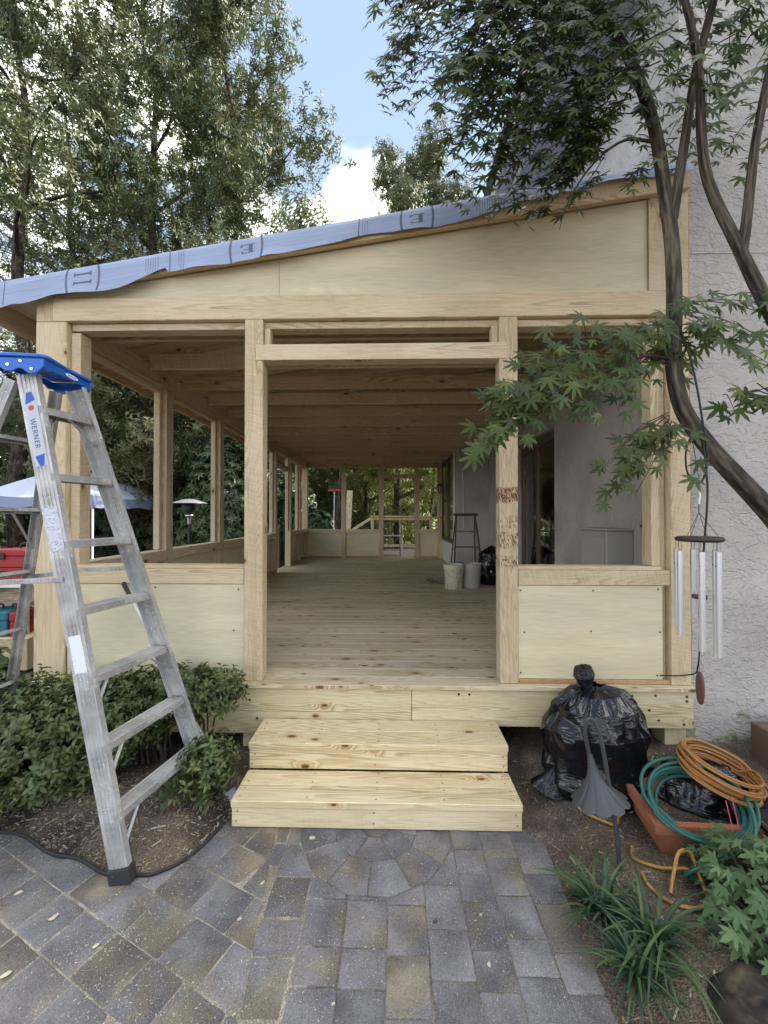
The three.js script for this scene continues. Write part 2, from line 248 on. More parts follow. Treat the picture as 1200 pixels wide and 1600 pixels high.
  const a = 24 * Math.PI / 180, ex = [Math.cos(a), Math.sin(a)], ez = [-Math.sin(a), Math.cos(a)], at = (s, t) => [-0.96 + ex[0] * s + ez[0] * t, 1.14 + ex[1] * s + ez[1] * t];
  for (let r = -8; r < 17; r++) { let s = -3.2 + rnd(0.2); while (s < 1.6) { const L = pick([0.14, 0.21, 0.175, 0.21]), t = r * 0.172; paver(clip([at(s, t), at(s + L, t), at(s + L, t + 0.172), at(s, t + 0.172)], -dn.x, -dn.z, -dc), pick(M.paver)); s += L; } }
  const wedge = (r0, r1, t0, t1, m) => paver([[CX + r0 * Math.cos(t0), CZ + r0 * Math.sin(t0)], [CX + r1 * Math.cos(t0), CZ + r1 * Math.sin(t0)], [CX + (r1 + 0.012) * Math.cos((t0 + t1) / 2), CZ + (r1 + 0.012) * Math.sin((t0 + t1) / 2)], [CX + r1 * Math.cos(t1), CZ + r1 * Math.sin(t1)], [CX + r0 * Math.cos(t1), CZ + r0 * Math.sin(t1)]], m);
  for (let k = 0; k < 7; k++) wedge(RC, RI, (k + 0.3) * 2 * Math.PI / 7, (k + 1.3) * 2 * Math.PI / 7, pick(M.paver));
  for (let k = 0; k < 12; k++) wedge(RI, RO, (k + 0.1) * Math.PI / 6, (k + 1.1) * Math.PI / 6, pick(M.paver));
  const c = []; for (let k = 0; k < 7; k++) c.push([CX + RC * Math.cos((k + 0.3) * 2 * Math.PI / 7), CZ + RC * Math.sin((k + 0.3) * 2 * Math.PI / 7)]); paver(c, M.paver[2]);
}
// ---------------------------------------------------------------- beds of soil beside the steps
const bedEdge = [[-3.6, 0.46], [-2.6, 0.52], [-1.98, 0.62], [-1.56, 0.755], [-1.26, 0.845], [-1.1, 0.84], [-0.98, 0.77], [-0.925, 0.64], [-0.895, 0.54], [-0.87, 0.5]];
const bedZ = x => { for (let i = 0; i < bedEdge.length - 1; i++) if (x <= bedEdge[i + 1][0]) return lerp(bedEdge[i][1], bedEdge[i + 1][1], sm(clamp((x - bedEdge[i][0]) / (bedEdge[i + 1][0] - bedEdge[i][0])))); return 0.5; };
const soilLeftH = (x, z) => { const e = bedZ(x); return 0.006 + 0.07 * step(0, 0.28, e - z) + 0.045 * (fbm(x * 5 + 9, z * 5 + 9, 999, 999, 501, 4) - 0.45) * step(0, 0.1, e - z); };
const soilRightH = (x, z) => 0.012 + 0.06 * step(0.74, 1.0, x) + 0.05 * (fbm(x * 4 + 30, z * 4 + 9, 999, 999, 511, 4) - 0.45) - 0.12 * step(1.0, 1.9, z) * 0 + 0.05 * step(0.5, 0.0, z);
{
  let tb = new TB(), NX = 150, NZ = 50;
  for (let i = 0; i <= NX; i++) for (let j = 0; j <= NZ; j++) { const x = -3.6 + 2.74 * i / NX, e = bedZ(x), z = lerp(-0.9, e, j / NZ); tb.v(x, soilLeftH(x, z), z, x, z); }
  for (let i = 0; i < NX; i++) for (let j = 0; j < NZ; j++) { const a = i * (NZ + 1) + j; tb.q(a, a + 1, a + NZ + 2, a + NZ + 1); }
  part(scene, 'mulch_bed', tb.geo(), M.soil).userData.kind = 'structure';
  tb = new TB(); const n2x = 70, n2z = 90;
  for (let i = 0; i <= n2x; i++) for (let j = 0; j <= n2z; j++) { const z = lerp(-0.9, 3.6, j / n2z), xe = z < 0.56 ? 0.66 : 0.735 + 0.02 * Math.sin(z * 3), x = lerp(xe, 3.6, i / n2x); tb.v(x, (i === 0 ? -0.02 : 0) + soilRightH(x, z), z, x, z); }
  for (let i = 0; i < n2x; i++) for (let j = 0; j < n2z; j++) { const a = i * (n2z + 1) + j; tb.q(a, a + 1, a + n2z + 2, a + n2z + 1); }
  part(scene, 'soil_bed', tb.geo(), M.soil).userData.kind = 'structure';
  // bare soil below the deck
  tb = new TB(); for (let i = 0; i <= 20; i++) for (let j = 0; j <= 20; j++) { const x = lerp(-0.875, 0.68, i / 20), z = lerp(-2, 0.2, j / 20); tb.v(x, 0.02 + 0.05 * n2(x * 4, z * 4), z, x, z); }
  for (let i = 0; i < 20; i++) for (let j = 0; j < 20; j++) { const a = i * 21 + j; tb.q(a, a + 1, a + 22, a + 21); }
  part(scene, 'soil_under_deck', tb.geo(), M.soil).userData.kind = 'structure';
  // edging strip
  const pts = []; for (let x = -2.75; x <= -0.9; x += 0.05) pts.push(V(x, 0.012, bedZ(x) + 0.006));
  const e = part(scene, 'garden_edging', mergeGeometries([tube(pts, 0.006, 90, 6), tube(pts.map(p => V(p.x, p.y - 0.012, p.z)), 0.004, 90, 4)]), M.rubber); tag(e, 'thin black plastic edging strip curving along mulch bed and pavers', 'garden edging');
  // mulch chips and needles lying on the soil: nobody could count them
  const chip = cbox(1, 0.12, 0.3, 0.02, 0), ms = [], cs = [], d = new THREE.Object3D();
  for (let k = 0; k < 5200; k++) {
    const left = k < 3600; let x, z, y; if (left) { x = rnd(-3.2, -0.88); z = lerp(-0.1, bedZ(x) - 0.01, Math.pow(rnd(), 0.5)); y = soilLeftH(x, z); } else { x = rnd(0.76, 2.2); z = rnd(0.05, 2.2); y = soilRightH(x, z); }
    d.position.set(x, y + 0.003, z); d.rotation.set(rnd(-0.4, 0.4), rnd(6.28), rnd(-0.4, 0.4)); const s = rnd() < 0.08 ? rnd(0.03, 0.07) : rnd(0.006, 0.022); d.scale.set(s, rnd(0.008, 0.02), Math.min(0.02, s * rnd(0.6, 1.4))); d.updateMatrix(); ms.push(d.matrix.clone());
    const t = rnd(); cs.push(t < 0.45 ? C(0.15, 0.125, 0.10) : t < 0.9 ? C(0.28, 0.235, 0.185) : C(0.42, 0.37, 0.29));
  }
  tag(stuffed(scene, 'mulch', chip, std(C(1, 1, 1), { roughness: 1 }), ms, cs), 'brown bark mulch and dry litter scattered over the soil beds', 'mulch');
}
// ================================================================ house on the right
const house = thing('house', 'grey stucco house wall with deep eavePaint eave beside the wooden porch', 'house');
{
  const H = 5.92, m = M.stucco, mi = M.stucco;
  // front gable wall
  const s = new THREE.Shape(); s.moveTo(1.951, 0.42); s.lineTo(9.6, 0.42); s.lineTo(9.6, H); s.lineTo(5.8, H + 3.9); s.lineTo(1.951, H);
  const g = new THREE.ExtrudeGeometry(s, { depth: 0.2, bevelEnabled: false }); const w = part(house, 'front_wall', g, m); w.position.z = -0.28;
  const mossTex = dataTex(2048, 256, (u, v, o) => { const k = 0.93 + (fbm(u * 24, v * 3, 24, 3, 611, 4) - 0.5) * 0.14, q = fbm(u * 60, v * 7, 60, 7, 621, 5), ms = step(0.0, 0.14, q - 0.20 - (v - 0.45) * 1.0) * (0.4 + 0.6 * n2(u * 300, v * 36, 300, 36, 641)), dk = step(0.55, 0.75, fbm(u * 90, v * 11, 90, 11, 631, 4)) * ms; o[0] = lerp(k, 0.55, ms * 0.75) - dk * 0.2; o[1] = lerp(k * 0.99, 0.53, ms * 0.65) - dk * 0.18; o[2] = lerp(k * 0.985, 0.40, ms * 0.85) - dk * 0.2; }, true, 1 / 7.65, 1 / 0.72);
  const wb = board(house, 'wall_base', 1.951, 9.6, -0.3, 0.42, -0.28, -0.0801, std(C(0.52, 0.50, 0.475), { map: mossTex, bumpMap: stuccoH, bumpScale: 0.009, roughness: 0.95 }), 0); { const p = wb.geometry.attributes.position, u = wb.geometry.attributes.uv; for (let i = 0; i < p.count; i++) u.setXY(i, p.getX(i) + 3.825, p.getY(i) + 0.36); }
  board(house, 'control_joint', 1.975, 9.6, 3.415, 3.423, -0.08, -0.076, M.aluDull, 0.001);
  // side wall with a sliding door opening, then the jog, then the far side wall with a window
  board(house, 'side_wall', 1.95, 2.15, -0.3, H, -2.2, -0.285, mi, 0.003); board(house, 'side_wall', 1.95, 2.15, 2.72, H, -3.75, -2.203, mi, 0); board(house, 'side_wall', 1.95, 2.15, -0.3, H, -5.64, -3.753, mi, 0.003); board(house, 'side_wall', 1.955, 2.15, -0.3, 0.56, -3.75, -2.203, mi, 0);
  board(house, 'corner_wall', 1.29, 1.947, -0.3, H, -5.64, -5.44, mi, 0.003);
  board(house, 'side_wall', 1.29, 1.49, -0.3, 1.02, -8.1, -5.643, M.white, 0); board(house, 'side_wall', 1.29, 1.49, 3.02, H, -8.1, -5.643, mi, 0); board(house, 'corner_wall', 1.29, 3.2, -0.3, H, -8.3, -8.103, mi, 0); board(house, 'side_wall', 3.0, 3.2, -0.3, H, -14, -8.303, mi, 0); board(house, 'rear_wall', 3.0, 9.6, -0.3, H, -14, -13.8, mi, 0); board(house, 'side_wall', 9.4, 9.6, -0.3, H, -13.79, -0.29, mi, 0);
  board(house, 'room_floor', 2.16, 9.39, 0.4, 0.5, -13.7, -0.3, std(C(0.12, 0.08, 0.05)), 0); board(house, 'room_wall', 5, 5.1, 0.51, 5.6, -13.7, -0.3, std(C(0.22, 0.2, 0.18)), 0); board(house, 'room_ceiling', 1.5, 9.39, 5.7, 5.8, -13.7, -0.3, std(C(0.3, 0.3, 0.3)), 0);
  // sliding door
  const glass = new THREE.MeshPhysicalMaterial({ color: 0xffffff, transmission: 1, thickness: 0, roughness: 0.03, ior: 1.5, specularIntensity: 1 });
  for (const [a, b, off] of [[-2.97, -2.21, 0], [-3.74, -2.93, 0.05]]) { const dr = board(house, 'sliding_door', 2.0 + off, 2.04 + off, 0.57, 0.66, a, b, M.bronze, 0.002); const sub = (x0, x1, y0, y1, z0, z1, mm, n) => { const q = board(dr, n, x0, x1, y0, y1, z0, z1, mm, 0.002); q.position.sub(dr.position); };
    sub(2.0 + off, 2.04 + off, 2.60, 2.71, a, b, M.bronze, 'top_rail'); sub(2.0 + off, 2.04 + off, 0.663, 2.597, a, a + 0.09, M.bronze, 'stile'); sub(2.0 + off, 2.04 + off, 0.663, 2.597, b - 0.09, b, M.bronze, 'stile'); sub(2.017 + off, 2.023 + off, 0.663, 2.597, a + 0.092, b - 0.092, glass, 'pane'); }
  // far window: two tall sashes in a eavePaint frame
  for (const [a, b] of [[-6.83, -5.66], [-8.08, -6.85]]) { const fr = board(house, 'window', 1.30, 1.36, 1.03, 1.10, a, b, M.bronze, 0.002); const sub = (x0, x1, y0, y1, z0, z1, mm, n) => { const q = board(fr, n, x0, x1, y0, y1, z0, z1, mm, 0.002); q.position.sub(fr.position); };
    sub(1.30, 1.36, 2.94, 3.01, a, b, M.bronze, 'frame'); sub(1.30, 1.36, 1.103, 2.937, a, a + 0.06, M.bronze, 'frame'); sub(1.30, 1.36, 1.103, 2.937, b - 0.06, b, M.bronze, 'frame'); sub(1.30, 1.36, 2.0, 2.05, a + 0.062, b - 0.062, M.bronze, 'glazing_bar'); sub(1.327, 1.333, 1.103, 1.997, a + 0.062, b - 0.062, glass, 'pane'); sub(1.327, 1.333, 2.053, 2.937, a + 0.062, b - 0.062, glass, 'pane'); }
  board(house, 'window_trim', 1.255, 1.287, 1.0, 3.06, -5.70, -5.62, M.white, 0.003);
  // eave: soffit, fascia, roof slopes
  const eavePaint = std(C(0.50, 0.475, 0.45), { roughness: 0.6 });
  board(house, 'soffit', 1.36, 1.949, H - 0.02, H + 0.0, -8.6, 0.5, eavePaint, 0); board(house, 'fascia', 1.33, 1.357, H - 0.06, H + 0.16, -8.6, 0.52, eavePaint, 0.003);
  for (const sx of [-1, 1]) { const a = sx < 0 ? V(1.28, H + 0.12, 0) : V(10.3, H + 0.12, 0), b = V(5.8, H + 4.25, 0); const r = part(house, 'roof', cbox(a.distanceTo(b), 0.08, 14.8, 0.003), std(C(0.07, 0.068, 0.068), { roughness: 0.95 })); span(r, a, b); r.position.z = -6.85; }
  // rake soffit in front of the gable
  for (const sx of [-1, 1]) { const a = sx < 0 ? V(1.36, H + 0.02, 0.23) : V(10.2, H + 0.02, 0.23), b = V(5.8, H + 4.05, 0.23); bar(house, 'rake_board', a, b, 0.16, 0.6, eavePaint); }
}
// ================================================================ porch
const porch = thing('screen_porch', 'new unpainted timber porch with sloping roof built against the stucco house', 'porch');
const DK = 0.535, ZB = -7.9, roofY = x => 3.635 + 0.160 * x;
{
  const T = () => pick(M.tan), J = () => pick(M.joist);
  // deck boards, front to back
  for (let k = 0, z = 0.045; z > ZB; k++, z -= 0.1415) board(porch, 'deck_board', -2.41, (z - 0.14 > -5.43 ? 1.94 : 1.283) - rnd(0.004), DK - 0.028, DK + rnd(-0.0007, 0.0007), z - 0.1385, z, pick(M.deck), 0.003);
  // rim boards
  board(porch, 'rim_board', -2.43, 0.12, 0.347, DK - 0.031, -0.02, 0.018, M.rim[0]); board(porch, 'rim_board', 0.123, 1.945, 0.263, DK - 0.031, -0.02, 0.018, M.rim[0]); board(porch, 'rim_board', -2.43, 0.12, 0.20, 0.344, -0.02, 0.017, M.rim[1]); board(porch, 'rim_board', -2.46, -2.433, 0.2, DK - 0.031, ZB, 0.0, M.rim[1]);
  for (const [x, z] of [[1.60, -0.1], [1.86, -0.1], [-0.95, -0.12], [-2.2, -0.12], [1.6, -2.5], [0, -2.5], [-2.2, -2.5]]) board(porch, 'pier_post', x - 0.07, x + 0.07, -0.25, 0.26, z - 0.07, z + 0.07, M.rim[1]);
  for (let x = -2.2; x < 1.95; x += 0.61) board(porch, 'floor_joist', x - 0.019, x + 0.019, 0.27, DK - 0.03, ZB + 0.1, -0.022, M.rim[1]);
  // front wall
  board(porch, 'corner_post', -2.435, -2.22, DK + 0.002, 2.962, -0.16, 0, M.tan[2], 0.005); board(porch, 'corner_block', -2.435, -2.325, 2.965, 3.16, -0.14, -0.003, M.tan[0]);
  board(porch, 'inner_stud', -2.217, -2.15, DK + 0.002, 2.90, -0.135, -0.035, M.tan[1]);
  board(porch, 'front_beam', -2.322, 1.815, 2.965, 3.125, -0.14, 0, M.tan[2], 0.004); board(porch, 'beam_packer', -2.215, 1.815, 2.915, 2.962, -0.135, -0.04, M.tan[0], 0.003);
  board(porch, 'door_post', -0.997, -0.873, DK + 0.002, 2.962, -0.10, 0.003, M.tan[3], 0.005); { // brown rubbed stains on the right-hand post
    const st = dataTex(1024, 128, (u, v, o) => { const y = u * 2.427, g = fbm(u * 3, v * 2, 3, 2, 951, 3) * 9 + n2(u * 9, v * 14, 9, 14, 952), f = g - Math.floor(g), fib = n2(u * 60, v * 90, 60, 90, 953) - 0.5, k = 0.95 - 0.10 * step(0.4, 0.9, f) + fib * 0.13 + (n2(u * 500 + v * 30, v * 3, 500, 3, 954) - 0.5) * 0.07; o[0] = k; o[1] = k * 0.97; o[2] = k * 0.93;
      const n = n2(u * 260 + v * 22, v * 26, 260, 26, 955), band = (c, w, a) => (1 - step(w * 0.6, w, Math.abs(y - c + (n2(v * 5, u * 20, 64, 64, 956) - 0.5) * 0.03))) * step(a, a + 0.16, n); const m = Math.max(band(1.245, 0.055, 0.30), band(1.05, 0.05, 0.62), band(0.94, 0.06, 0.50), band(0.80, 0.05, 0.58)); const red = y > 1.15 || y < 0.83 ? 1 : 0; o[0] = lerp(o[0], red ? 0.42 : 0.40, m * 0.8); o[1] = lerp(o[1], red ? 0.24 : 0.31, m * 0.8); o[2] = lerp(o[2], red ? 0.15 : 0.18, m * 0.8); }, true, 1 / 2.427, 1 / 0.128);
    const q = board(porch, 'door_post', 0.705, 0.826, DK + 0.002, 2.962, -0.10, 0.003, wood(0.61, 0.51, 0.36, st), 0.005), p = q.geometry.attributes.position, u = q.geometry.attributes.uv, n = q.geometry.attributes.normal; for (let i = 0; i < p.count; i++) u.setXY(i, p.getY(i) + 1.2135, Math.abs(n.getZ(i)) > 0.5 ? p.getX(i) + 0.064 : p.getZ(i) + 0.064); q.userData.label = 'timber door post with brown rubbed stains'; }
  board(porch, 'door_header', -0.921, 0.753, 2.683, 2.79, -0.09, 0.0085, M.tan[2], 0.003);
  board(porch, 'header_cleat', -0.870, -0.83, 2.793, 2.912, -0.085, -0.02, M.tan[2]); board(porch, 'header_cleat', 0.66, 0.702, 2.793, 2.912, -0.085, -0.02, M.tan[2]);
  for (const [a, b] of [[-2.147, -1.0], [0.829, 1.768]]) {
    board(porch, 'window_sill', a, b, 1.282, 1.305, -0.13, -0.012, M.tan[2]); board(porch, 'sill_board', a - (a < 0 ? 0.07 : 0), b + (a > 0 ? 0.045 : 0), 1.183, 1.28, -0.135, -0.002, a < 0 ? M.tan[2] : M.tan[3]);
    const p = board(porch, 'knee_panel', a - (a < 0 ? 0.06 : 0), b - (a > 0 ? 0.0 : 0), 0.567, 1.18, -0.022, -0.010, M.panel, 0.001, 0); board(porch, 'bottom_plate', a - (a < 0 ? 0.07 : 0), b + 0.045, DK + 0.002, 0.564, -0.10, -0.006, M.plate);
    const sg = [], L = b - a; for (const fx of [0.02, 0.5, 0.98]) for (const fy of [0.04, 0.5, 0.97]) { const c = new THREE.CylinderGeometry(0.0055, 0.0055, 0.004, 8); c.rotateX(Math.PI / 2); c.translate((fx - 0.5) * L + rnd(-0.02, 0.02), (fy - 0.5) * 0.59 + rnd(-0.01, 0.01), 0.0075); sg.push(c); } part(p, 'screws', mergeGeometries(sg), M.black, 'stuff');
  }
  board(porch, 'jamb', 1.711, 1.767, 1.308, 2.912, -0.13, -0.03, M.tan[2]); board(porch, 'jamb', 1.770, 1.813, DK + 0.002, 2.912, -0.14, -0.05, M.tan[0]);
  board(porch, 'wall_post', 1.816, 1.942, DK + 0.002, 3.78, -0.12, 0.004, M.tan[3], 0.004); board(porch, 'wall_trim', 1.944, 1.966, DK + 0.002, 3.8, -0.075, -0.02, M.plate);
  { const sg = []; for (const [x, y] of [[1.55, 0.47], [1.7, 0.475], [1.9, 0.47], [1.9, 0.44], [1.66, 0.38], [1.88, 0.29], [1.63, 0.30], [1.72, 0.315], [0.5, 0.47], [0.43, 0.47], [-0.95, 0.42], [-0.9, 0.3]]) { const c = new THREE.CylinderGeometry(0.008, 0.008, 0.004, 8); c.rotateX(Math.PI / 2); c.translate(x, y, 0.019); sg.push(c); } part(porch, 'screws', mergeGeometries(sg), M.black, 'stuff'); }
  // gable: rake board, panels and post
  const ry = x => 3.493 + 0.148 * x; // underside of the rake board
  { const mk = (x0, x1) => { const s = new THREE.Shape(); s.moveTo(x0, 3.128); s.lineTo(x1, 3.128); s.lineTo(x1, ry(x1) - 0.003); s.lineTo(x0, Math.max(3.13, ry(x0) - 0.003)); const g = new THREE.ExtrudeGeometry(s, { depth: 0.012, bevelEnabled: false }); const m = part(porch, 'gable_panel', g, M.panel); m.position.z = -0.03; }; mk(-2.32, -0.772); mk(-0.769, 1.69);
    const s = new THREE.Shape(); s.moveTo(-2.80, ry(-2.8)); s.lineTo(1.93, ry(1.93)); s.lineTo(1.93, roofY(1.93) - 0.017); s.lineTo(-2.80, roofY(-2.8) - 0.017); const g = new THREE.ExtrudeGeometry(s, { depth: 0.036, bevelEnabled: true, bevelSize: 0.002, bevelThickness: 0.002, bevelSegments: 1 }); const m = part(porch, 'rake_board', g, wood(0.60, 0.45, 0.28, grainB)); m.position.z = -0.003;
    const q = new THREE.Shape(); q.moveTo(1.693, 3.128); q.lineTo(1.812, 3.128); q.lineTo(1.812, ry(1.812) - 0.004); q.lineTo(1.693, ry(1.693) - 0.004); const gq = new THREE.ExtrudeGeometry(q, { depth: 0.09, bevelEnabled: false }); gq.attributes.uv.array.forEach((v, i, a) => { if (i % 2 === 0) { const t = a[i]; a[i] = a[i + 1]; a[i + 1] = t; } }); part(porch, 'gable_post', gq, M.tan[3]).position.z = -0.095; }
  // left side wall
  const zs = [-1.32, -2.55, -3.76, -5.0, -6.12, -7.0];
  for (const z of zs) { board(porch, 'wall_post', -2.38, -2.255, DK + 0.002, 2.90, z - 0.06, z + 0.06, T(), 0.004); board(porch, 'post_trim', -2.36, -2.30, 1.31, 2.9, z + 0.0625, z + 0.105, T()); board(porch, 'post_trim', -2.36, -2.30, 1.31, 2.9, z - 0.105, z - 0.0625, T()); }
  board(porch, 'corner_post', -2.40, -2.255, DK + 0.002, 2.90, ZB, ZB + 0.14, T(), 0.004);
  board(porch, 'side_beam', -2.40, -2.26, 2.905, 3.06, ZB, -0.163, M.joist[4], 0.004); board(porch, 'head_trim', -2.355, -2.30, 2.86, 2.902, -5.0, -0.165, M.tan[0]);
  const bays = [[-1.26, -0.165], [-2.49, -1.38], [-3.70, -2.61], [-4.94, -3.82], [-6.94, -6.18], [-7.76, -7.06]];
  for (const [a, b] of bays) { board(porch, 'sill_board', -2.39, -2.25, 1.20, 1.30, a, b, T()); board(porch, 'knee_panel', -2.35, -2.338, 0.58, 1.197, a, b, M.panel, 0.001); board(porch, 'bottom_plate', -2.37, -2.28, DK + 0.002, 0.577, a, b, M.plate); }
  board(porch, 'door_header', -2.37, -2.27, 2.62, 2.70, -6.06, -5.06, T());
  // far wall
  const xs = [-1.30, -0.31, 0.63]; for (const x of xs) board(porch, 'wall_post', x - 0.06, x + 0.06, DK + 0.002, 2.90, ZB + 0.02, ZB + 0.13, T(), 0.004);
  board(porch, 'wall_post', 1.17, 1.285, DK + 0.002, 2.90, ZB + 0.02, ZB + 0.13, J(), 0.004); board(porch, 'far_beam', -2.255, 1.285, 2.905, 3.08, ZB, ZB + 0.14, M.joist[0], 0.004);
  for (const [a, b] of [[-2.25, -1.362], [-1.238, -0.372], [0.692, 1.168]]) { board(porch, 'sill_board', a, b, 1.19, 1.285, ZB + 0.01, ZB + 0.135, T()); board(porch, 'knee_panel', a, b, 0.58, 1.187, ZB + 0.07, ZB + 0.082, M.panel, 0.001); board(porch, 'bottom_plate', a, b, DK + 0.002, 0.577, ZB + 0.02, ZB + 0.12, M.plate); }
  board(porch, 'door_header', -0.247, 0.567, 2.64, 2.73, ZB + 0.03, ZB + 0.12, T());
  // ceiling joists, rafters, ledger, sheathing
  for (let k = 0; k < 13; k++) { const z = -0.40 - k * 0.59, xr = z > -5.4 ? 1.90 : 1.27; board(porch, 'ceiling_joist', -2.257, xr, 3.0, 3.14, z - 0.019, z + 0.019, J());
    const a = V(-2.75, roofY(-2.75) - 0.10, z - 0.045), b = V(xr, roofY(xr) - 0.10, z - 0.045); bar(porch, 'rafter', a, b, 0.14, 0.038, J()); }
  for (const k of [0, 3, 8]) { const z = -0.40 - k * 0.59; board(porch, 'joist_block', -0.13 + k * 0.01, 0.02 + k * 0.01, 2.985, 3.13, z + 0.0205, z + 0.058, M.joist[2]); }
  board(porch, 'ledger', 1.905, 1.946, 2.94, 3.20, -5.43, -0.16, J()); board(porch, 'ledger', 1.245, 1.287, 3.06, 3.20, ZB + 0.15, -5.46, J());
  board(porch, 'eave_board', -2.80, -2.765, 2.99, 3.15, ZB - 0.1, -0.01, M.joist[2]);
  { const a = V(-2.82, roofY(-2.82) - 0.012, 0), b = V(1.945, roofY(1.945) - 0.012, 0), m = part(porch, 'roof_sheathing', cbox(a.distanceTo(b), 0.018, 8.08, 0.001), M.panel); span(m, a, b); m.position.z = -4.01; }
  // underlayment: covers the roof and is folded down over the rake
  const cv = document.createElement('canvas'); cv.width = 2048; cv.height = 256; const c = cv.getContext('2d'), X = x => (x + 2.85) / 4.8 * 2048;
  c.fillStyle = '#a4acbe'; c.fillRect(0, 0, 2048, 256); { const r = rng(5); for (let i = 0; i < 900; i++) { c.fillStyle = r() < 0.5 ? 'rgba(235,240,252,0.10)' : 'rgba(90,98,120,0.08)'; c.fillRect(r() * 2048, r() * 256, 10 + r() * 160, 1 + r() * 5); } }
  c.fillStyle = '#5b606e'; c.strokeStyle = '#5b606e';
  const bars = (x0, x1) => { c.lineWidth = 6; for (const x of [x0, x1]) { c.beginPath(); c.moveTo(X(x), 0); c.quadraticCurveTo(X(x) + (x === x0 ? -8 : 8), 60, X(x) + (x === x0 ? 4 : -2), 150); c.stroke(); } };
  const glyph = (s, x, y, size, rot) => { c.save(); c.translate(X(x), y); c.rotate(rot); c.font = `bold ${size}px serif`; c.textAlign = 'center'; c.textBaseline = 'middle'; c.fillText(s, 0, 0); c.restore(); };
  const fine = (x, n, y0) => { c.lineWidth = 2; for (let i = 0; i < n; i++) { c.beginPath(); c.moveTo(X(x) + i * 7, y0); c.lineTo(X(x) + i * 7, y0 + 80 + (i * 37 % 40)); c.setLineDash([5, 2, 3, 2]); c.stroke(); } c.setLineDash([]); };
  bars(-2.17, -1.965); glyph('I', -2.07, 42, 70, Math.PI / 2); glyph('I', -2.07, 92, 70, Math.PI / 2); fine(-1.64, 6, 20); bars(-1.07, -0.87); glyph('E', -0.96, 60, 70, Math.PI); c.lineWidth = 3; c.beginPath(); c.moveTo(X(-2.6), 0); c.lineTo(X(-2.6), 150); c.moveTo(X(-1.48), 0); c.lineTo(X(-1.48), 150); c.moveTo(X(-0.22), 0); c.lineTo(X(-0.23), 150); c.stroke(); fine(-0.20, 3, 10); bars(0.06, 0.255); glyph('E', 0.16, 60, 72, Math.PI); fine(-1.42, 3, 10); fine(0.55, 8, 4); c.beginPath(); c.moveTo(X(0.69), 0); c.lineTo(X(0.69), 150); c.stroke();
  const ut = new THREE.CanvasTexture(cv); ut.colorSpace = THREE.SRGBColorSpace;
  const um = std(C(0.80, 0.87, 1.0), { map: ut, roughness: 0.55, side: THREE.DoubleSide });
  const tb = new TB(), N = 240, rows = [0, 0.25, 0.5, 0.75, 1]; const drop = x => x < -1.72 ? 0.175 + 0.012 * Math.sin(x * 9) : x < -1.5 ? lerp(0.17, 0.105, (x + 1.72) / 0.22) : x < 0.7 ? 0.145 + 0.012 * Math.sin(x * 5.3) - 0.02 * step(-0.4, -0.1, x) : 0.062 + 0.010 * Math.sin(x * 8) + 0.05 * step(0.85, 0.7, x);
  const U = x => (x + 2.85) / 4.8; const ring = [];
  for (let i = 0; i <= N; i++) { const x = lerp(-2.84, 1.93, i / N), y = roofY(x), w = 0.006 * Math.sin(x * 14) + 0.010 * (fbm(x * 4 + 50, 2, 999, 999, 701, 3) - 0.5), D = drop(x) + 0.012 * (n2(x * 11 + 40, 3) - 0.5);
    const top = [[-8.05, 0.004], [-4, 0.005], [-1, 0.004], [0.036, 0.004], [0.052, -0.004]]; const idx = top.map(([z, dy], k) => tb.v(x, y + dy + (k === 2 ? 0.004 * Math.sin(x * 7) : 0), z, U(x), 1 + (0.05 - z) * 0.02));
    for (const r of rows.slice(1)) idx.push(tb.v(x, y - 0.004 - D * r + 0.01 * (n2(x * 3, r * 2) - 0.5) * r, 0.054 + w * r + 0.014 * r * r * n2(x * 6 + 9, r * 2 + 7), U(x), 1 - (D * r) / 0.30)); ring.push(idx); }
  for (let i = 0; i < N; i++) for (let k = 0; k < ring[0].length - 1; k++) tb.q(ring[i][k], ring[i][k + 1], ring[i + 1][k + 1], ring[i + 1][k]);
  part(porch, 'roof_underlayment', tb.geo(), um);
}
// ---------------------------------------------------------------- the two box steps
const steps = thing('porch_steps', 'two pale new timber steps on the pavers leading up to the deck', 'steps');
{
  const L = -0.853, Rr = 0.672;
  for (const [y0, y1, zf, zb, i] of [[0.004, 0.145, 0.562, 0.02, 0], [0.148, 0.302, 0.305, 0.02, 1]]) {
    board(steps, 'riser', L + 0.004, Rr - 0.004, y0, y1 - 0.0385, zf - 0.045, zf - 0.007, M.step[i], 0.003); const d = (zf - (i ? 0.022 : 0.30)) / 2;
    for (let k = 0; k < 2; k++) board(steps, 'tread', L, Rr, y1 - 0.038, y1 + rnd(-0.0006, 0.0006), zf - (k + 1) * d + 0.003, zf - k * d, M.step[(k + i) % 3], 0.004);
    { const sg = []; for (let k = 0; k < 5; k++) for (const dz of [0.03, 0.10, 0.16, 0.23]) { const c = new THREE.CylinderGeometry(0.0042, 0.0042, 0.003, 8); c.translate(lerp(L + 0.04, Rr - 0.04, k / 4) + rnd(-0.008, 0.008), y1 + 0.0004, zf - dz + rnd(-0.006, 0.006)); sg.push(c); } for (const x of [L + 0.03, -0.1, Rr - 0.03]) for (const dy of [0.03, 0.085]) { const c = new THREE.CylinderGeometry(0.0042, 0.0042, 0.003, 8); c.rotateX(Math.PI / 2); c.translate(x + rnd(-0.01, 0.01), y0 + dy, zf - 0.0066); sg.push(c); } part(steps, 'screws', mergeGeometries(sg), std(C(0.16, 0.13, 0.09), { roughness: 0.5 }), 'stuff'); }
    for (const x of [L + 0.006, Rr - 0.044]) board(steps, 'side_board', x, x + 0.038, y0, y1 - 0.0385, 0.03, zf - 0.048, M.step[1]);
  }
}
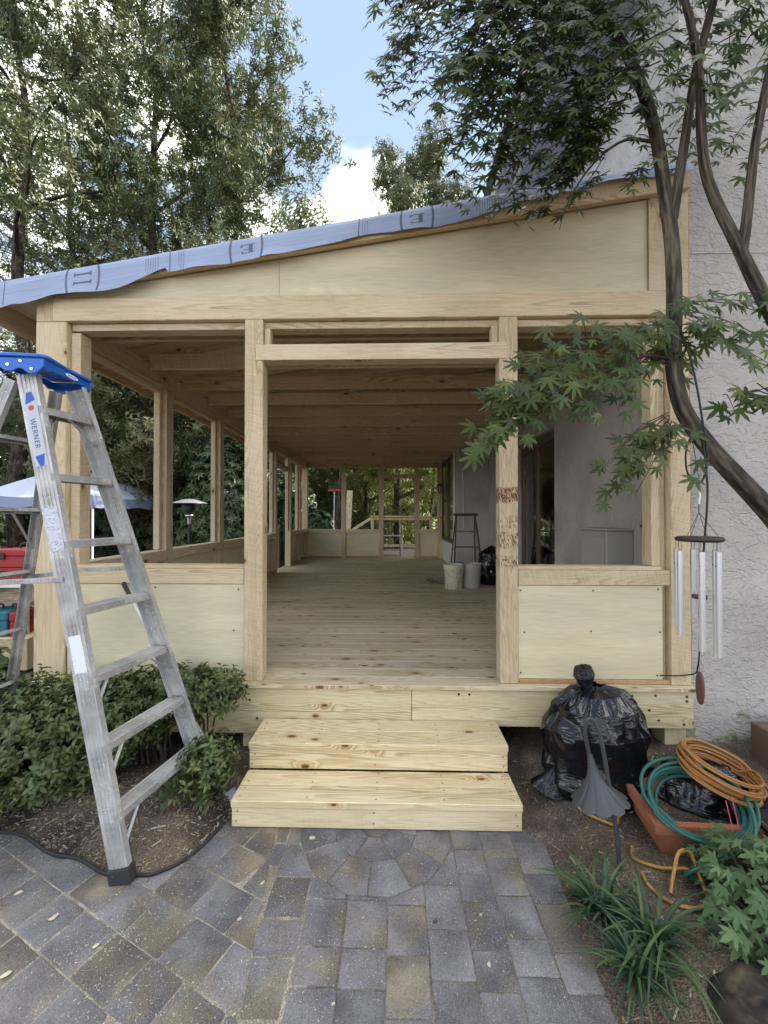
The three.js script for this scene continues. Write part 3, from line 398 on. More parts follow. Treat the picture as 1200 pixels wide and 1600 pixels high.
// ================================================================ step ladder
{
  const ld = thing('step_ladder', 'tall aluminium step ladder with bright blue top cap standing on pavers', 'ladder', [-1.7, 0, 0.6]);
  const O = V(1.7, 0, -0.6), mv = m => { m.position.add(O); return m; };
  const N0 = V(-1.215, 0.03, 0.885), N1 = V(-1.655, 2.28, 0.895), F0 = V(-1.10, 0.06, 0.29), F1 = V(-1.60, 2.28, 0.665), on = (a, b, y) => a.clone().lerp(b, (y - a.y) / (b.y - a.y));
  const chan = (w, f, t, ribs) => { const s = new THREE.Shape(), h = w / 2; s.moveTo(-h, -f); s.lineTo(-h, 0); if (ribs) for (let i = 0; i < 4; i++) { const x = -h + w * (0.2 + 0.2 * i); s.lineTo(x - 0.004, 0); s.lineTo(x - 0.003, 0.0028); s.lineTo(x + 0.003, 0.0028); s.lineTo(x + 0.004, 0); } s.lineTo(h, 0); s.lineTo(h, -f); s.lineTo(h - t, -f); s.lineTo(h - t, -t); s.lineTo(-h + t, -t); s.lineTo(-h + t, -f); return s; };
  // channel from a to b; front = direction of the wide face's width, out = side the web faces
  const rail = (name, a, b, shape, out, mat) => { const L = a.distanceTo(b), g = new THREE.ExtrudeGeometry(shape, { depth: L, bevelEnabled: false }); const z = b.clone().sub(a).normalize(), y = out.clone().addScaledVector(z, -out.dot(z)).normalize(), x = new THREE.Vector3().crossVectors(y, z); const m = part(ld, name, g, mat); m.quaternion.setFromRotationMatrix(new THREE.Matrix4().makeBasis(x, y, z)); m.position.copy(a); return mv(m); };
  const rN = rail('front_rail', N0, N1, chan(0.088, 0.03, 0.003, true), V(0, 0, 1), M.alu), rF = rail('front_rail', F0, F1, chan(0.088, 0.03, 0.003, true), V(0, 0, -1), M.alu);
  // rubber feet
  for (const [p, q] of [[N0, N1], [F0, F1]]) { const d = q.clone().sub(p).normalize(), f = part(ld, 'rubber_foot', cbox(0.104, 0.07, 0.052, 0.006), M.rubber); const x = V(1, 0, 0).addScaledVector(d, -d.x).normalize(); f.quaternion.setFromRotationMatrix(new THREE.Matrix4().makeBasis(x, d, new THREE.Vector3().crossVectors(x, d))); f.position.copy(p).addScaledVector(d, 0.006).add(V(0, 0, p === N0 ? -0.014 : 0.014)); mv(f);
    const rv = []; for (const s of [-0.022, 0.022]) { const c = new THREE.CylinderGeometry(0.005, 0.005, 0.006, 8); c.rotateX(Math.PI / 2); c.translate(s, 0.012, p === N0 ? 0.023 : -0.023); rv.push(c); } part(f, 'rivets', mergeGeometries(rv), M.chrome); }
  // treads with braces
  for (let k = 1; k <= 7; k++) {
    const y = 0.305 * k, a = on(N0, N1, y), b = on(F0, F1, y); a.z -= 0.004; b.z += 0.004; const st = rail('step', a, b, chan(0.086, 0.032, 0.0025, true), V(0, 1, 0), M.aluDull);
    if (k < 4 || k === 7) for (const [p, p0, p1, s] of [[a, N0, N1, -1], [b, F0, F1, 1]]) { const q = on(p0, p1, y - 0.14); q.z += s * 0.006; const e = p.clone().add(V(0, -0.02, s * 0.13)); mv(bar(ld, 'step_brace', q, e, 0.014, 0.004, M.alu, V(1, 0, 0))); }
  }
  // long rods from low steps to the rails
  mv(part(ld, 'brace_rod', cyl(on(N0, N1, 0.10).add(V(0.0, 0, -0.03)), on(N0, N1, 0.29).add(V(0.02, 0, -0.22)), 0.007), M.alu)); mv(part(ld, 'brace_rod', cyl(on(N0, N1, 0.42).add(V(0, 0, -0.03)), on(N0, N1, 0.6).add(V(0.02, 0, -0.18)), 0.008), M.alu)); mv(part(ld, 'brace_rod', cyl(on(N0, N1, 0.74).add(V(0, 0, -0.03)), on(N0, N1, 0.9).add(V(0.02, 0, -0.14)), 0.008), M.alu));
  // rear frame
  const B0 = V(-2.55, 0.02, 1.0), B1 = V(-1.735, 2.26, 0.885), E0 = V(-2.47, 0.04, 0.18), E1 = V(-1.685, 2.26, 0.685);
  rail('rear_rail', B0, B1, chan(0.05, 0.025, 0.003), V(0, 0, 1), M.aluDull); rail('rear_rail', E0, E1, chan(0.05, 0.025, 0.003), V(0, 0, -1), M.aluDull);
  for (let k = 1; k <= 6; k++) { const y = 0.335 * k; rail('rear_bar', on(B0, B1, y), on(E0, E1, y), chan(0.034, 0.02, 0.0025), V(-0.4, 0.9, 0), M.aluDull); }
  for (const y of [0.62, 1.62]) mv(bar(ld, 'rear_brace', on(E0, E1, y - 0.16).add(V(0, 0, 0.01)), on(E0, E1, y + 0.03).lerp(on(B0, B1, y + 0.03), 0.35), 0.016, 0.004, M.aluDull, V(1, 0, 0)));
  // spreaders: two hinged flat bars on each side
  for (const [p0, p1, q0, q1, s, dz] of [[N0, N1, B0, B1, 1, 0.008], [F0, F1, E0, E1, 1, -0.012]]) { const a = on(p0, p1, 1.355).add(V(0, 0, dz)), b = on(q0, q1, 1.30).add(V(0, 0, dz)), mid = a.clone().lerp(b, 0.5).add(V(0, 0.015, 0)); mv(bar(ld, 'spreader', a, mid, 0.024, 0.004, M.aluDull)); mv(bar(ld, 'spreader', mid.clone().add(V(0, 0, 0.005)), b.clone().add(V(0, 0, 0.005)), 0.024, 0.004, M.aluDull)); }
  // blue top cap: tray with skirt and ears
  { const s = new THREE.Shape(), w = 0.095, l = 0.172, r = 0.03; s.moveTo(-w + r, -l); s.lineTo(w - r, -l); s.quadraticCurveTo(w, -l, w, -l + r); s.lineTo(w - 0.012, 0); s.lineTo(w, l - r); s.quadraticCurveTo(w, l, w - r, l); s.lineTo(-w + r, l); s.quadraticCurveTo(-w, l, -w, l - r); s.lineTo(-w + 0.006, 0); s.lineTo(-w, -l + r); s.quadraticCurveTo(-w, -l, -w + r, -l);
    for (const [hx, hz, hr] of [[0.02, 0.08, 0.022], [0.01, -0.02, 0.016], [-0.03, -0.09, 0.014]]) { const h = new THREE.Path(); h.absellipse(hx, hz, hr, hr, 0, Math.PI * 2); s.holes.push(h); }
    const g = new THREE.ExtrudeGeometry(s, { depth: 0.008, bevelEnabled: true, bevelSize: 0.006, bevelThickness: 0.004, bevelSegments: 3 }); g.rotateX(Math.PI / 2); const cap = part(ld, 'top_cap', g, M.blue); cap.position.set(-1.645, 2.345, 0.785).add(O); cap.rotation.set(0, 0.14, 0);
    const sk = new THREE.Shape(); sk.moveTo(-l + 0.005, 0); sk.lineTo(l - 0.005, 0); sk.lineTo(l - 0.005, -0.028); sk.quadraticCurveTo(l - 0.04, -0.05, l - 0.06, -0.03); sk.lineTo(-l + 0.06, -0.026); sk.quadraticCurveTo(-l + 0.04, -0.05, -l + 0.005, -0.028);
    for (const x of [-0.088, 0.086]) { const q = new THREE.ExtrudeGeometry(sk, { depth: 0.005, bevelEnabled: true, bevelSize: 0.002, bevelThickness: 0.002, bevelSegments: 1 }); q.rotateY(-Math.PI / 2); const m = part(cap, 'skirt', q, M.blue); m.position.set(x, -0.018, 0); }
    for (const z of [-1, 1]) { const q = new THREE.Shape(); q.moveTo(-0.09, 0); q.lineTo(0.09, 0); q.lineTo(0.088, -0.03); q.quadraticCurveTo(0.05, -0.085, 0.015, -0.05); q.quadraticCurveTo(0, -0.035, -0.02, -0.045); q.quadraticCurveTo(-0.05, -0.07, -0.088, -0.035); const gg = new THREE.ExtrudeGeometry(q, { depth: 0.006, bevelEnabled: true, bevelSize: 0.002, bevelThickness: 0.002, bevelSegments: 1 }); const m = part(cap, 'end_ear', gg, M.blue); m.position.set(0, -0.018, z * 0.166 - 0.003);
      const rv = []; for (const [rx, ry] of [[-0.05, -0.03], [0.045, -0.045], [0, -0.012]]) { const c = new THREE.CylinderGeometry(0.006, 0.006, 0.004, 10); c.rotateX(Math.PI / 2); c.translate(rx, ry, z > 0 ? 0.010 : -0.004); rv.push(c); } part(m, 'rivets', mergeGeometries(rv), M.chrome); }
    const cv = document.createElement('canvas'); cv.width = 256; cv.height = 64; const c = cv.getContext('2d'); c.fillStyle = '#1f5fd0'; c.fillRect(0, 0, 256, 64); c.fillStyle = '#f2f4f8'; c.beginPath(); c.ellipse(128, 32, 116, 27, 0, 0, 7); c.fill(); c.fillStyle = '#2a55a8'; c.font = 'bold 38px sans-serif'; c.textAlign = 'center'; c.textBaseline = 'middle'; c.fillText('WERNER', 128, 33); const t = new THREE.CanvasTexture(cv); t.colorSpace = THREE.SRGBColorSpace;
    const lb = part(cap, 'logo', new THREE.PlaneGeometry(0.10, 0.022), std(C(1, 1, 1), { map: t, roughness: 0.5 })); lb.rotation.y = Math.PI / 2; lb.position.set(0.0895, -0.031, -0.02); }
  // stickers on the near rail (placed along the rail, just proud of its ribs)
  const sticker = (name, y, w, h, draw, col = 0xffffff) => { const cv = document.createElement('canvas'); cv.width = 128; cv.height = Math.round(128 * h / w); draw(cv.getContext('2d'), cv.width, cv.height); const t = new THREE.CanvasTexture(cv); t.colorSpace = THREE.SRGBColorSpace; const m = part(rN, name, cbox(w, 0.0006, h, 0.0001), std(new THREE.Color(col), { roughness: 0.45, map: t })); const g = m.geometry, p = g.attributes.position, u = g.attributes.uv; for (let i = 0; i < p.count; i++) u.setXY(i, 0.5 - p.getX(i) / w, p.getZ(i) / h + 0.5); m.position.set(0, 0.0032, (y - N0.y) / (N1.y - N0.y) * N0.distanceTo(N1)); return m; };
  sticker('brand_label', 2.03, 0.058, 0.34, (c, W, H) => { c.fillStyle = '#b9bfc9'; c.fillRect(0, 0, W, H); c.fillStyle = '#1c4fb4'; c.beginPath(); c.moveTo(W * 0.1, H * 0.16); c.lineTo(W * 0.9, H * 0.12); c.lineTo(W * 0.75, 4); c.lineTo(W * 0.3, 2); c.fill(); c.beginPath(); c.moveTo(W * 0.1, H * 0.86); c.lineTo(W * 0.9, H * 0.84); c.lineTo(W * 0.7, H - 4); c.lineTo(W * 0.35, H - 2); c.fill(); c.fillStyle = '#c8342c'; c.beginPath(); c.ellipse(W * 0.5, H * 0.215, W * 0.24, H * 0.035, 0, 0, 7); c.fill(); c.save(); c.translate(W / 2, H * 0.56); c.rotate(Math.PI / 2); c.fillStyle = '#4d5f8c'; c.font = 'bold 74px sans-serif'; c.textAlign = 'center'; c.textBaseline = 'middle'; c.fillText('WERNER', 0, 4, H * 0.54); c.restore(); });
  sticker('worn_label', 1.58, 0.062, 0.20, (c, W, H) => { c.fillStyle = '#c3c8d2'; c.fillRect(0, 0, W, H); const r = rng(9); for (let i = 0; i < 260; i++) { c.fillStyle = r() < 0.5 ? 'rgba(120,126,140,0.5)' : 'rgba(225,230,240,0.55)'; c.fillRect(r() * W, r() * H, 2 + r() * 22, 1 + r() * 9); } });
  sticker('white_label', 1.02, 0.056, 0.17, (c, W, H) => { c.fillStyle = '#e3e8f2'; c.fillRect(0, 0, W, H); const r = rng(19); for (let i = 0; i < 26; i++) { c.fillStyle = 'rgba(140,140,150,0.7)'; c.fillRect(r() * W, H * (0.5 + 0.5 * r()), 3 + r() * 7, 2 + r() * 5); } });
}
// ================================================================ broom leaning on the panel behind the ladder
{
  const b = thing('broom', 'long silver-handled broom with pale stiff bristles leaning against the left porch panel', 'broom', [-0.97, 0, 0.40]), o = V(0.97, 0, -0.4), A = V(-1.81, 1.19, 0.012), B = V(-1.035, 0.20, 0.33), E = V(-0.955, 0.09, 0.40);
  part(b, 'handle', cyl(A.clone().lerp(B, 0.08), B, 0.011), M.alu).position.copy(o); part(b, 'grip', cyl(A, A.clone().lerp(B, 0.09), 0.0135), M.rubber).position.copy(o);
  const h = span(part(b, 'head', cbox(0.07, 0.10, 0.035, 0.01), M.black), B, E); h.position.add(o);
  const ge = []; for (let i = 0; i < 9; i++) for (let j = 0; j < 3; j++) { const s = V(0.02, -0.01, 0).add(E).add(V((i - 4) * 0.008, 0.004 * (i - 4), (j - 1) * 0.010)); ge.push(limb([s, s.clone().add(V(0.05 + (i - 4) * 0.003, -0.075 + Math.abs(i - 4) * 0.001, 0.03 + (j - 1) * 0.004))], [0.0042, 0.0036], 5)); } part(b, 'bristles', mergeGeometries(ge), std(C(0.42, 0.47, 0.58), { roughness: 0.6 }), 'stuff').position.copy(o);
}
// ================================================================ bags
function bagGeo(prof, seed, ax, az, folds, nT = 168, nV = 120) {
  const tb = new TB();
  for (let j = 0; j <= nV; j++) for (let i = 0; i <= nT; i++) {
    const v = j / nV, th = i / nT * 2 * Math.PI, c = Math.cos(th), s = Math.sin(th); let k = 0; while (k < prof.length - 2 && prof[k + 1][2] < v) k++; const f = sm(clamp((v - prof[k][2]) / (prof[k + 1][2] - prof[k][2]))), r = lerp(prof[k][0], prof[k + 1][0], f), y = lerp(prof[k][1], prof[k + 1][1], f);
    const lump = fbm3(c * 1.5 + 7, y * 3.4 + 3, s * 1.5 + 5, seed, 2) - 0.5, a1 = n3(c * 1.9 + 3 + y * 1.5, y * 5 + lump * 2 + c, s * 1.9 + 9, seed + 40), a2 = n3(c * 3.4 + 3 + y * 4, y * 7 + 4 - s * 1.5, s * 3.4 + 1, seed + 80);
    const crease = -Math.pow(1 - Math.abs(2 * a1 - 1), 2) * 0.042 + Math.pow(1 - Math.abs(2 * a2 - 1), 6) * 0.013, fold = folds * step(0.45, 0.95, v) * Math.cos(th * 11 + lump * 9 + v * 2) * 0.05;
    const R = r * (1 + lump * 0.42 + crease * 3.4 + fold); tb.v(c * R * ax, y + lump * 0.05 * (1 - v) * Math.sin(v * 3.14) + crease * 0.25, s * R * az, i / nT, v);
  }
  for (let j = 0; j < nV; j++) for (let i = 0; i < nT; i++) { const a = j * (nT + 1) + i; tb.q(a, a + nT + 1, a + nT + 2, a + 1); }
  let g = tb.geo(); { const n = g.attributes.normal; for (let j = 0; j <= nV; j++) { const a = j * (nT + 1), b = a + nT, v = V(n.getX(a) + n.getX(b), n.getY(a) + n.getY(b), n.getZ(a) + n.getZ(b)).normalize(); n.setXYZ(a, v.x, v.y, v.z); n.setXYZ(b, v.x, v.y, v.z); } } return g;
}
const crinkle = dataTex(512, 512, (u, v, o) => { const w = fbm(u * 6, v * 6, 6, 6, 771, 3); let k = 0; for (const [f, a] of [[9, 0.5], [17, 0.3], [33, 0.2]]) k += a * Math.pow(1 - Math.abs(2 * n2(u * f + w * 2, v * f * 1.4 + w * 2, f, 1 << 20, 781 + f) - 1), 4); o[0] = o[1] = o[2] = k; }, false, 2, 1.5);
M.bag = std(C(0.006, 0.006, 0.009), { roughness: 0.17, bumpMap: crinkle, bumpScale: 0.0025 });
{
  const b = thing('trash_bag', 'full shiny black trash bag with twisted knotted top against the deck rim', 'trash bag', [1.19, 0.05, 0.29]);
  part(b, 'body', bagGeo([[0.02, 0.0, 0], [0.26, 0.01, 0.08], [0.315, 0.10, 0.2], [0.29, 0.24, 0.36], [0.30, 0.38, 0.52], [0.25, 0.50, 0.66], [0.16, 0.575, 0.80], [0.06, 0.60, 0.92], [0.04, 0.61, 1]], 901, 1.02, 0.78, 1), M.bag);
  const n = part(b, 'knot', bagGeo([[0.035, 0, 0], [0.05, 0.03, 0.25], [0.075, 0.08, 0.5], [0.06, 0.13, 0.8], [0.005, 0.145, 1]], 933, 0.8, 0.7, 2.5, 60, 40), M.bag); n.position.set(-0.06, 0.585, 0.0); n.rotation.z = 0.2;
  const c = part(b, 'corner', bagGeo([[0.01, 0, 0], [0.14, 0.01, 0.15], [0.10, 0.08, 0.5], [0.05, 0.2, 0.85], [0.01, 0.26, 1]], 955, 1.1, 0.7, 1.2, 70, 50), M.bag); c.position.set(-0.26, 0.0, 0.04); c.rotation.z = -0.35;
  const c2 = part(b, 'corner', bagGeo([[0.01, 0, 0], [0.13, 0.01, 0.15], [0.10, 0.09, 0.5], [0.05, 0.19, 0.85], [0.01, 0.24, 1]], 957, 1.1, 0.7, 1.2, 70, 50), M.bag); c2.position.set(0.29, 0.0, 0.06); c2.rotation.z = 0.5;
  const d = part(scene, 'flattened_bag', bagGeo([[0.02, 0, 0], [0.25, 0.01, 0.1], [0.28, 0.06, 0.3], [0.22, 0.17, 0.6], [0.10, 0.24, 0.85], [0.01, 0.25, 1]], 977, 1.15, 0.8, 0.6, 110, 70), M.bag); d.position.set(1.68, 0.12, 0.48); tag(d, 'slumped black plastic bag lying under the orange cord coil', 'bag');
}
// ================================================================ drooping metal trumpet flower on a stake
{
  const f = thing('garden_ornament', 'dark grey metal trumpet flower drooping from a curved stake before the trash bag', 'garden ornament', [1.0, 0.03, 0.86]), m = std(C(0.075, 0.08, 0.088), { roughness: 0.55, metalness: 0.55, bumpMap: pavTex, bumpScale: 0.002 });
  const tb = new TB(), nT = 90, nV = 26; for (let j = 0; j <= nV; j++) for (let i = 0; i <= nT; i++) { const v = j / nV, th = i / nT * 2 * Math.PI, fl = Math.abs(Math.cos(th * 5)), r = (0.011 + 0.024 * v + 0.088 * Math.pow(v, 3)) * (1 - 0.13 * Math.sqrt(v) * Math.pow(1 - fl, 2)), sc = 0.007 * Math.pow(v, 6) * fl; tb.v(Math.cos(th) * r, -0.20 * v - sc, Math.sin(th) * r, i / 9, v); }
  for (let j = 0; j < nV; j++) for (let i = 0; i < nT; i++) { const a = j * (nT + 1) + i; tb.q(a, a + 1, a + nT + 2, a + nT + 1); }
  const bl = part(f, 'bell', tb.geo(), std(C(0.075, 0.08, 0.088), { roughness: 0.55, metalness: 0.55, side: THREE.DoubleSide })); bl.position.set(-0.085, 0.505, -0.10); bl.rotation.z = 0.16; bl.rotation.x = -0.12;
  part(f, 'stem', tube([V(-0.087, 0.50, -0.10), V(-0.105, 0.60, -0.10), V(-0.10, 0.655, -0.10), V(-0.075, 0.665, -0.10), V(-0.05, 0.62, -0.09), V(-0.02, 0.40, -0.06), V(0.0, 0.18, -0.03), V(0.0, -0.02, 0.0)], 0.0095, 60, 8), m);
}
// ================================================================ cords, hose, planter, tray
function coil(name, label, cat, center, R, r, turns, tilt, roll, mat, seed, h, tail) {
  const g = rng(seed), pts = [], n = turns * 16; let ox = 0, oz = 0, tl = 0; const q = new THREE.Quaternion().setFromEuler(new THREE.Euler(tilt, 0, roll)); let lift = 0, rr = R;
  for (let i = 0; i <= n; i++) { if (i % 16 === 0) { lift = (g() - 0.5) * h; rr = R * (0.84 + g() * 0.28); } if (i % 8 === 0) { ox = lerp(ox, (g() - 0.5) * R * 0.3, 0.5); oz = lerp(oz, (g() - 0.5) * R * 0.3, 0.5); tl = (g() - 0.5) * h * 0.5; } const a = i / 16 * 2 * Math.PI; pts.push(V(Math.cos(a) * rr * (1 + 0.03 * Math.sin(a * 2 + i * 0.3)) + ox, lift + tl * 0.5 + (i / n - 0.5) * h * 0.8, Math.sin(a) * rr * 0.82 + oz).applyQuaternion(q)); }
  const o = part(scene, name, tube(tail ? pts.concat(tail) : pts, r, turns * 34 + (tail ? 40 : 0), 7), mat); o.position.copy(center); tag(o, label, cat); return o;
}
M.orange = std(C(0.52, 0.25, 0.07), { roughness: 0.6, map: sandTex }); M.yellowCord = std(C(0.62, 0.36, 0.09), { roughness: 0.6, map: sandTex }); M.teal = std(C(0.045, 0.23, 0.215), { roughness: 0.45, map: sandTex });
coil('extension_cord', 'coiled orange extension cord piled on top of the black bag', 'cord', V(1.62, 0.37, 0.62), 0.165, 0.0058, 20, 0.16, -0.30, M.orange, 31, 0.075, [V(0.22, -0.09, 0.12), V(0.34, -0.16, 0.16), V(0.6, -0.25, 0.2)]);
coil('garden_hose', 'teal green garden hose in loose loops hanging over the terracotta planter', 'hose', V(1.45, 0.265, 0.70), 0.205, 0.008, 10, 0.46, 0.12, M.teal, 47, 0.09, [V(0.05, 0.02, 0.24), V(-0.2, -0.16, 0.2), V(0.05, -0.2, 0.16), V(0.35, -0.2, 0.1)]);
{
  const p = thing('terracotta_planter', 'rectangular terracotta planter box lying under the teal hose', 'planter', [1.47, 0.02, 0.64]), tm = std(C(0.36, 0.14, 0.07), { roughness: 0.85, map: stuccoC, bumpMap: pavTex, bumpScale: 0.002 });
  const ring = (w, d, y) => [[-w, y, -d], [w, y, -d], [w, y, d], [-w, y, d]], tb = new TB(), R = [ring(0.19, 0.13, 0), ring(0.225, 0.155, 0.17), ring(0.24, 0.17, 0.17), ring(0.242, 0.172, 0.215), ring(0.21, 0.14, 0.215), ring(0.18, 0.12, 0.06)];
  R.forEach(r => r.forEach(([x, y, z]) => tb.v(x, y, z, x + z, y))); for (let k = 0; k < 5; k++) for (let i = 0; i < 4; i++) { const a = k * 4 + i, b = k * 4 + (i + 1) % 4; tb.q(a, a + 4, b + 4, b); } tb.q(20, 23, 22, 21); tb.q(0, 1, 2, 3);
  part(p, 'body', tb.geo(false), tm); part(p, 'soil', cbox(0.38, 0.02, 0.25, 0.004), M.soil).position.y = 0.13; p.rotation.y = -0.12; p.rotation.z = 0.05;
  const t = thing('plastic_tray', 'shallow black plastic tray lying beside the planter and cord coil', 'tray', [1.86, 0.19, 0.72]); const sh = new THREE.Shape(); sh.moveTo(-0.2, 0); sh.lineTo(0.2, 0); sh.lineTo(0.225, 0.055); sh.lineTo(0.21, 0.055); sh.lineTo(0.19, 0.01); sh.lineTo(-0.19, 0.01); sh.lineTo(-0.21, 0.055); sh.lineTo(-0.225, 0.055); const g = new THREE.ExtrudeGeometry(sh, { depth: 0.28, bevelEnabled: true, bevelSize: 0.003, bevelThickness: 0.003, bevelSegments: 1 }); part(t, 'body', g, M.black).position.z = -0.14; board(t, 'end_wall', -0.2, 0.2, 0.01, 0.05, 0.125, 0.137, M.black); board(t, 'end_wall', -0.2, 0.2, 0.01, 0.05, -0.137, -0.125, M.black); t.rotation.z = -0.08;
}
{
  const s = (x, z, dy = 0.012) => V(x, soilRightH(x, z) + dy, z);
  const c = part(scene, 'power_cord', tube([s(1.02, 0.30), s(0.985, 0.42), s(0.99, 0.51), s(1.06, 0.585), s(1.12, 0.60), s(1.165, 0.55), s(1.20, 0.46), s(1.28, 0.39), s(1.38, 0.37), s(1.47, 0.33)], 0.0075, 70, 7), M.yellowCord); tag(c, 'yellow orange power cord curving over soil between trash bag and planter', 'cord');
  const d = part(scene, 'power_cord', tube([s(1.12, 0.74, 0.02), s(1.09, 0.80), s(1.17, 0.85), s(1.29, 0.86, 0.02), s(1.39, 0.90, 0.02), s(1.45, 0.95, 0.03), s(1.44, 1.01, 0.02), s(1.36, 1.03), s(1.27, 1.01), s(1.18, 1.03), s(1.10, 1.0), s(1.07, 0.94), s(1.08, 0.88)], 0.0075, 110, 7), M.yellowCord); tag(d, 'yellow orange power cord looping in front of the terracotta planter', 'cord');
  const e = part(scene, 'power_cord', tube([s(1.14, 0.97), s(1.18, 0.93, 0.06), s(1.235, 0.89, 0.12), s(1.275, 0.89, 0.12), s(1.29, 0.92, 0.06), s(1.285, 0.97, 0.018), s(1.25, 1.04)], 0.0075, 60, 7), M.yellowCord); tag(e, 'arched loop of yellow cord standing up before the planter', 'cord');
  const k = part(scene, 'marking_string', mergeGeometries([tube([V(1.52, 0.34, 0.78), V(1.515, 0.2, 0.83), V(1.49, 0.02, 0.86)], 0.0022, 16, 5), tube([V(1.555, 0.35, 0.77), V(1.55, 0.18, 0.83), V(1.545, 0.10, 0.85)], 0.0022, 16, 5)]), std(C(0.75, 0.10, 0.16), { roughness: 0.6 })); tag(k, 'thin bright pink string hanging over the teal hose', 'string');
}
// ================================================================ wind chime
{
  const w = thing('wind_chime', 'wind chime with silver tubes and dark wooden disc hanging from the maple', 'wind chime', [1.318, 1.54, 0.9]), dk = std(C(0.035, 0.024, 0.02), { roughness: 0.6 }), br = std(C(0.10, 0.05, 0.035), { roughness: 0.6 });
  part(w, 'disc', lathe([[0, 0.011], [0.076, 0.011], [0.085, 0.006], [0.087, 0], [0.085, -0.006], [0.076, -0.011], [0, -0.011]], 40), dk); const tops = [[-0.078, -0.005, 0.415], [-0.052, -0.06, 0.39], [-0.035, 0.06, 0.462], [0.022, -0.065, 0.34], [0.038, 0.055, 0.487], [0.068, 0.0, 0.506]], st = [];
  for (const [x, z, d] of tops) { const g = new THREE.CylinderGeometry(0.0115, 0.0115, d - 0.05, 20, 1, true), gi = new THREE.CylinderGeometry(0.0098, 0.0098, d - 0.05, 20, 1, true); gi.scale(-1, 1, 1); const t = part(w, 'tube', mergeGeometries([g, gi]), std(C(0.72, 0.74, 0.77), { roughness: 0.3, metalness: 0.7, side: THREE.DoubleSide })); t.position.set(x, -(d + 0.05) / 2, z); for (const s of [-0.006, 0.006]) st.push(cyl(V(x + s, -0.008, z), V(x + s, -0.10, z + 0.0), 0.0009, 0.0009, 4)); const k = part(t, 'pin', cyl(V(-0.0125, 0, 0), V(0.0125, 0, 0), 0.0022, 0.0022, 6), M.black); k.position.y = (d - 0.05) / 2 - 0.06; }
  for (const [x, z] of [[-0.06, 0.03], [0.06, 0.03], [0, -0.07], [-0.02, 0.07]]) st.push(cyl(V(x, 0.01, z), V(0, 0.115, 0), 0.0011, 0.0011, 4));
  st.push(cyl(V(0, 0, 0), V(-0.004, -0.57, 0), 0.0011, 0.0011, 4)); st.push(cyl(V(0, 0.115, 0), V(0.0, 0.15, 0), 0.002, 0.002, 5)); part(w, 'cords', mergeGeometries(st), M.black, 'stuff');
  part(w, 'hook', tube([V(0, 0.15, 0), V(0.004, 0.19, 0), V(-0.002, 0.235, 0)], 0.004, 12, 6), M.white);
  part(w, 'striker', lathe([[0, -0.24], [0.026, -0.24], [0.028, -0.247], [0.026, -0.255], [0, -0.255]], 24), br);
  const s = new THREE.Shape(); s.absellipse(0, 0, 0.028, 0.068, 0, Math.PI * 2); const sg = new THREE.ExtrudeGeometry(s, { depth: 0.006, bevelEnabled: true, bevelSize: 0.002, bevelThickness: 0.002, bevelSegments: 1 }); const sail = part(w, 'sail', sg, br); sail.position.set(-0.004, -0.638, 0); sail.rotation.y = 1.35;
  const cb = part(scene, 'hanging_cable', tube([V(1.29, 2.5, 0.83), V(1.325, 2.3, 0.86), V(1.36, 2.05, 0.87), V(1.385, 1.86, 0.86), V(1.36, 1.79, 0.86), V(1.31, 1.785, 0.88), V(1.29, 1.84, 0.87), V(1.30, 1.95, 0.86), V(1.345, 2.02, 0.86), V(1.385, 1.8, 0.86), V(1.40, 1.5, 0.82), V(1.44, 1.25, 0.74), V(1.62, 1.0, 0.5), V(1.82, 0.74, 0.22), V(1.925, 0.625, 0.04), V(1.88, 0.605, 0.014), V(1.74, 0.6, 0.006)], 0.0042, 150, 6), M.rubber); tag(cb, 'thin black cable looping down from maple branch to the porch panel', 'cable');
}
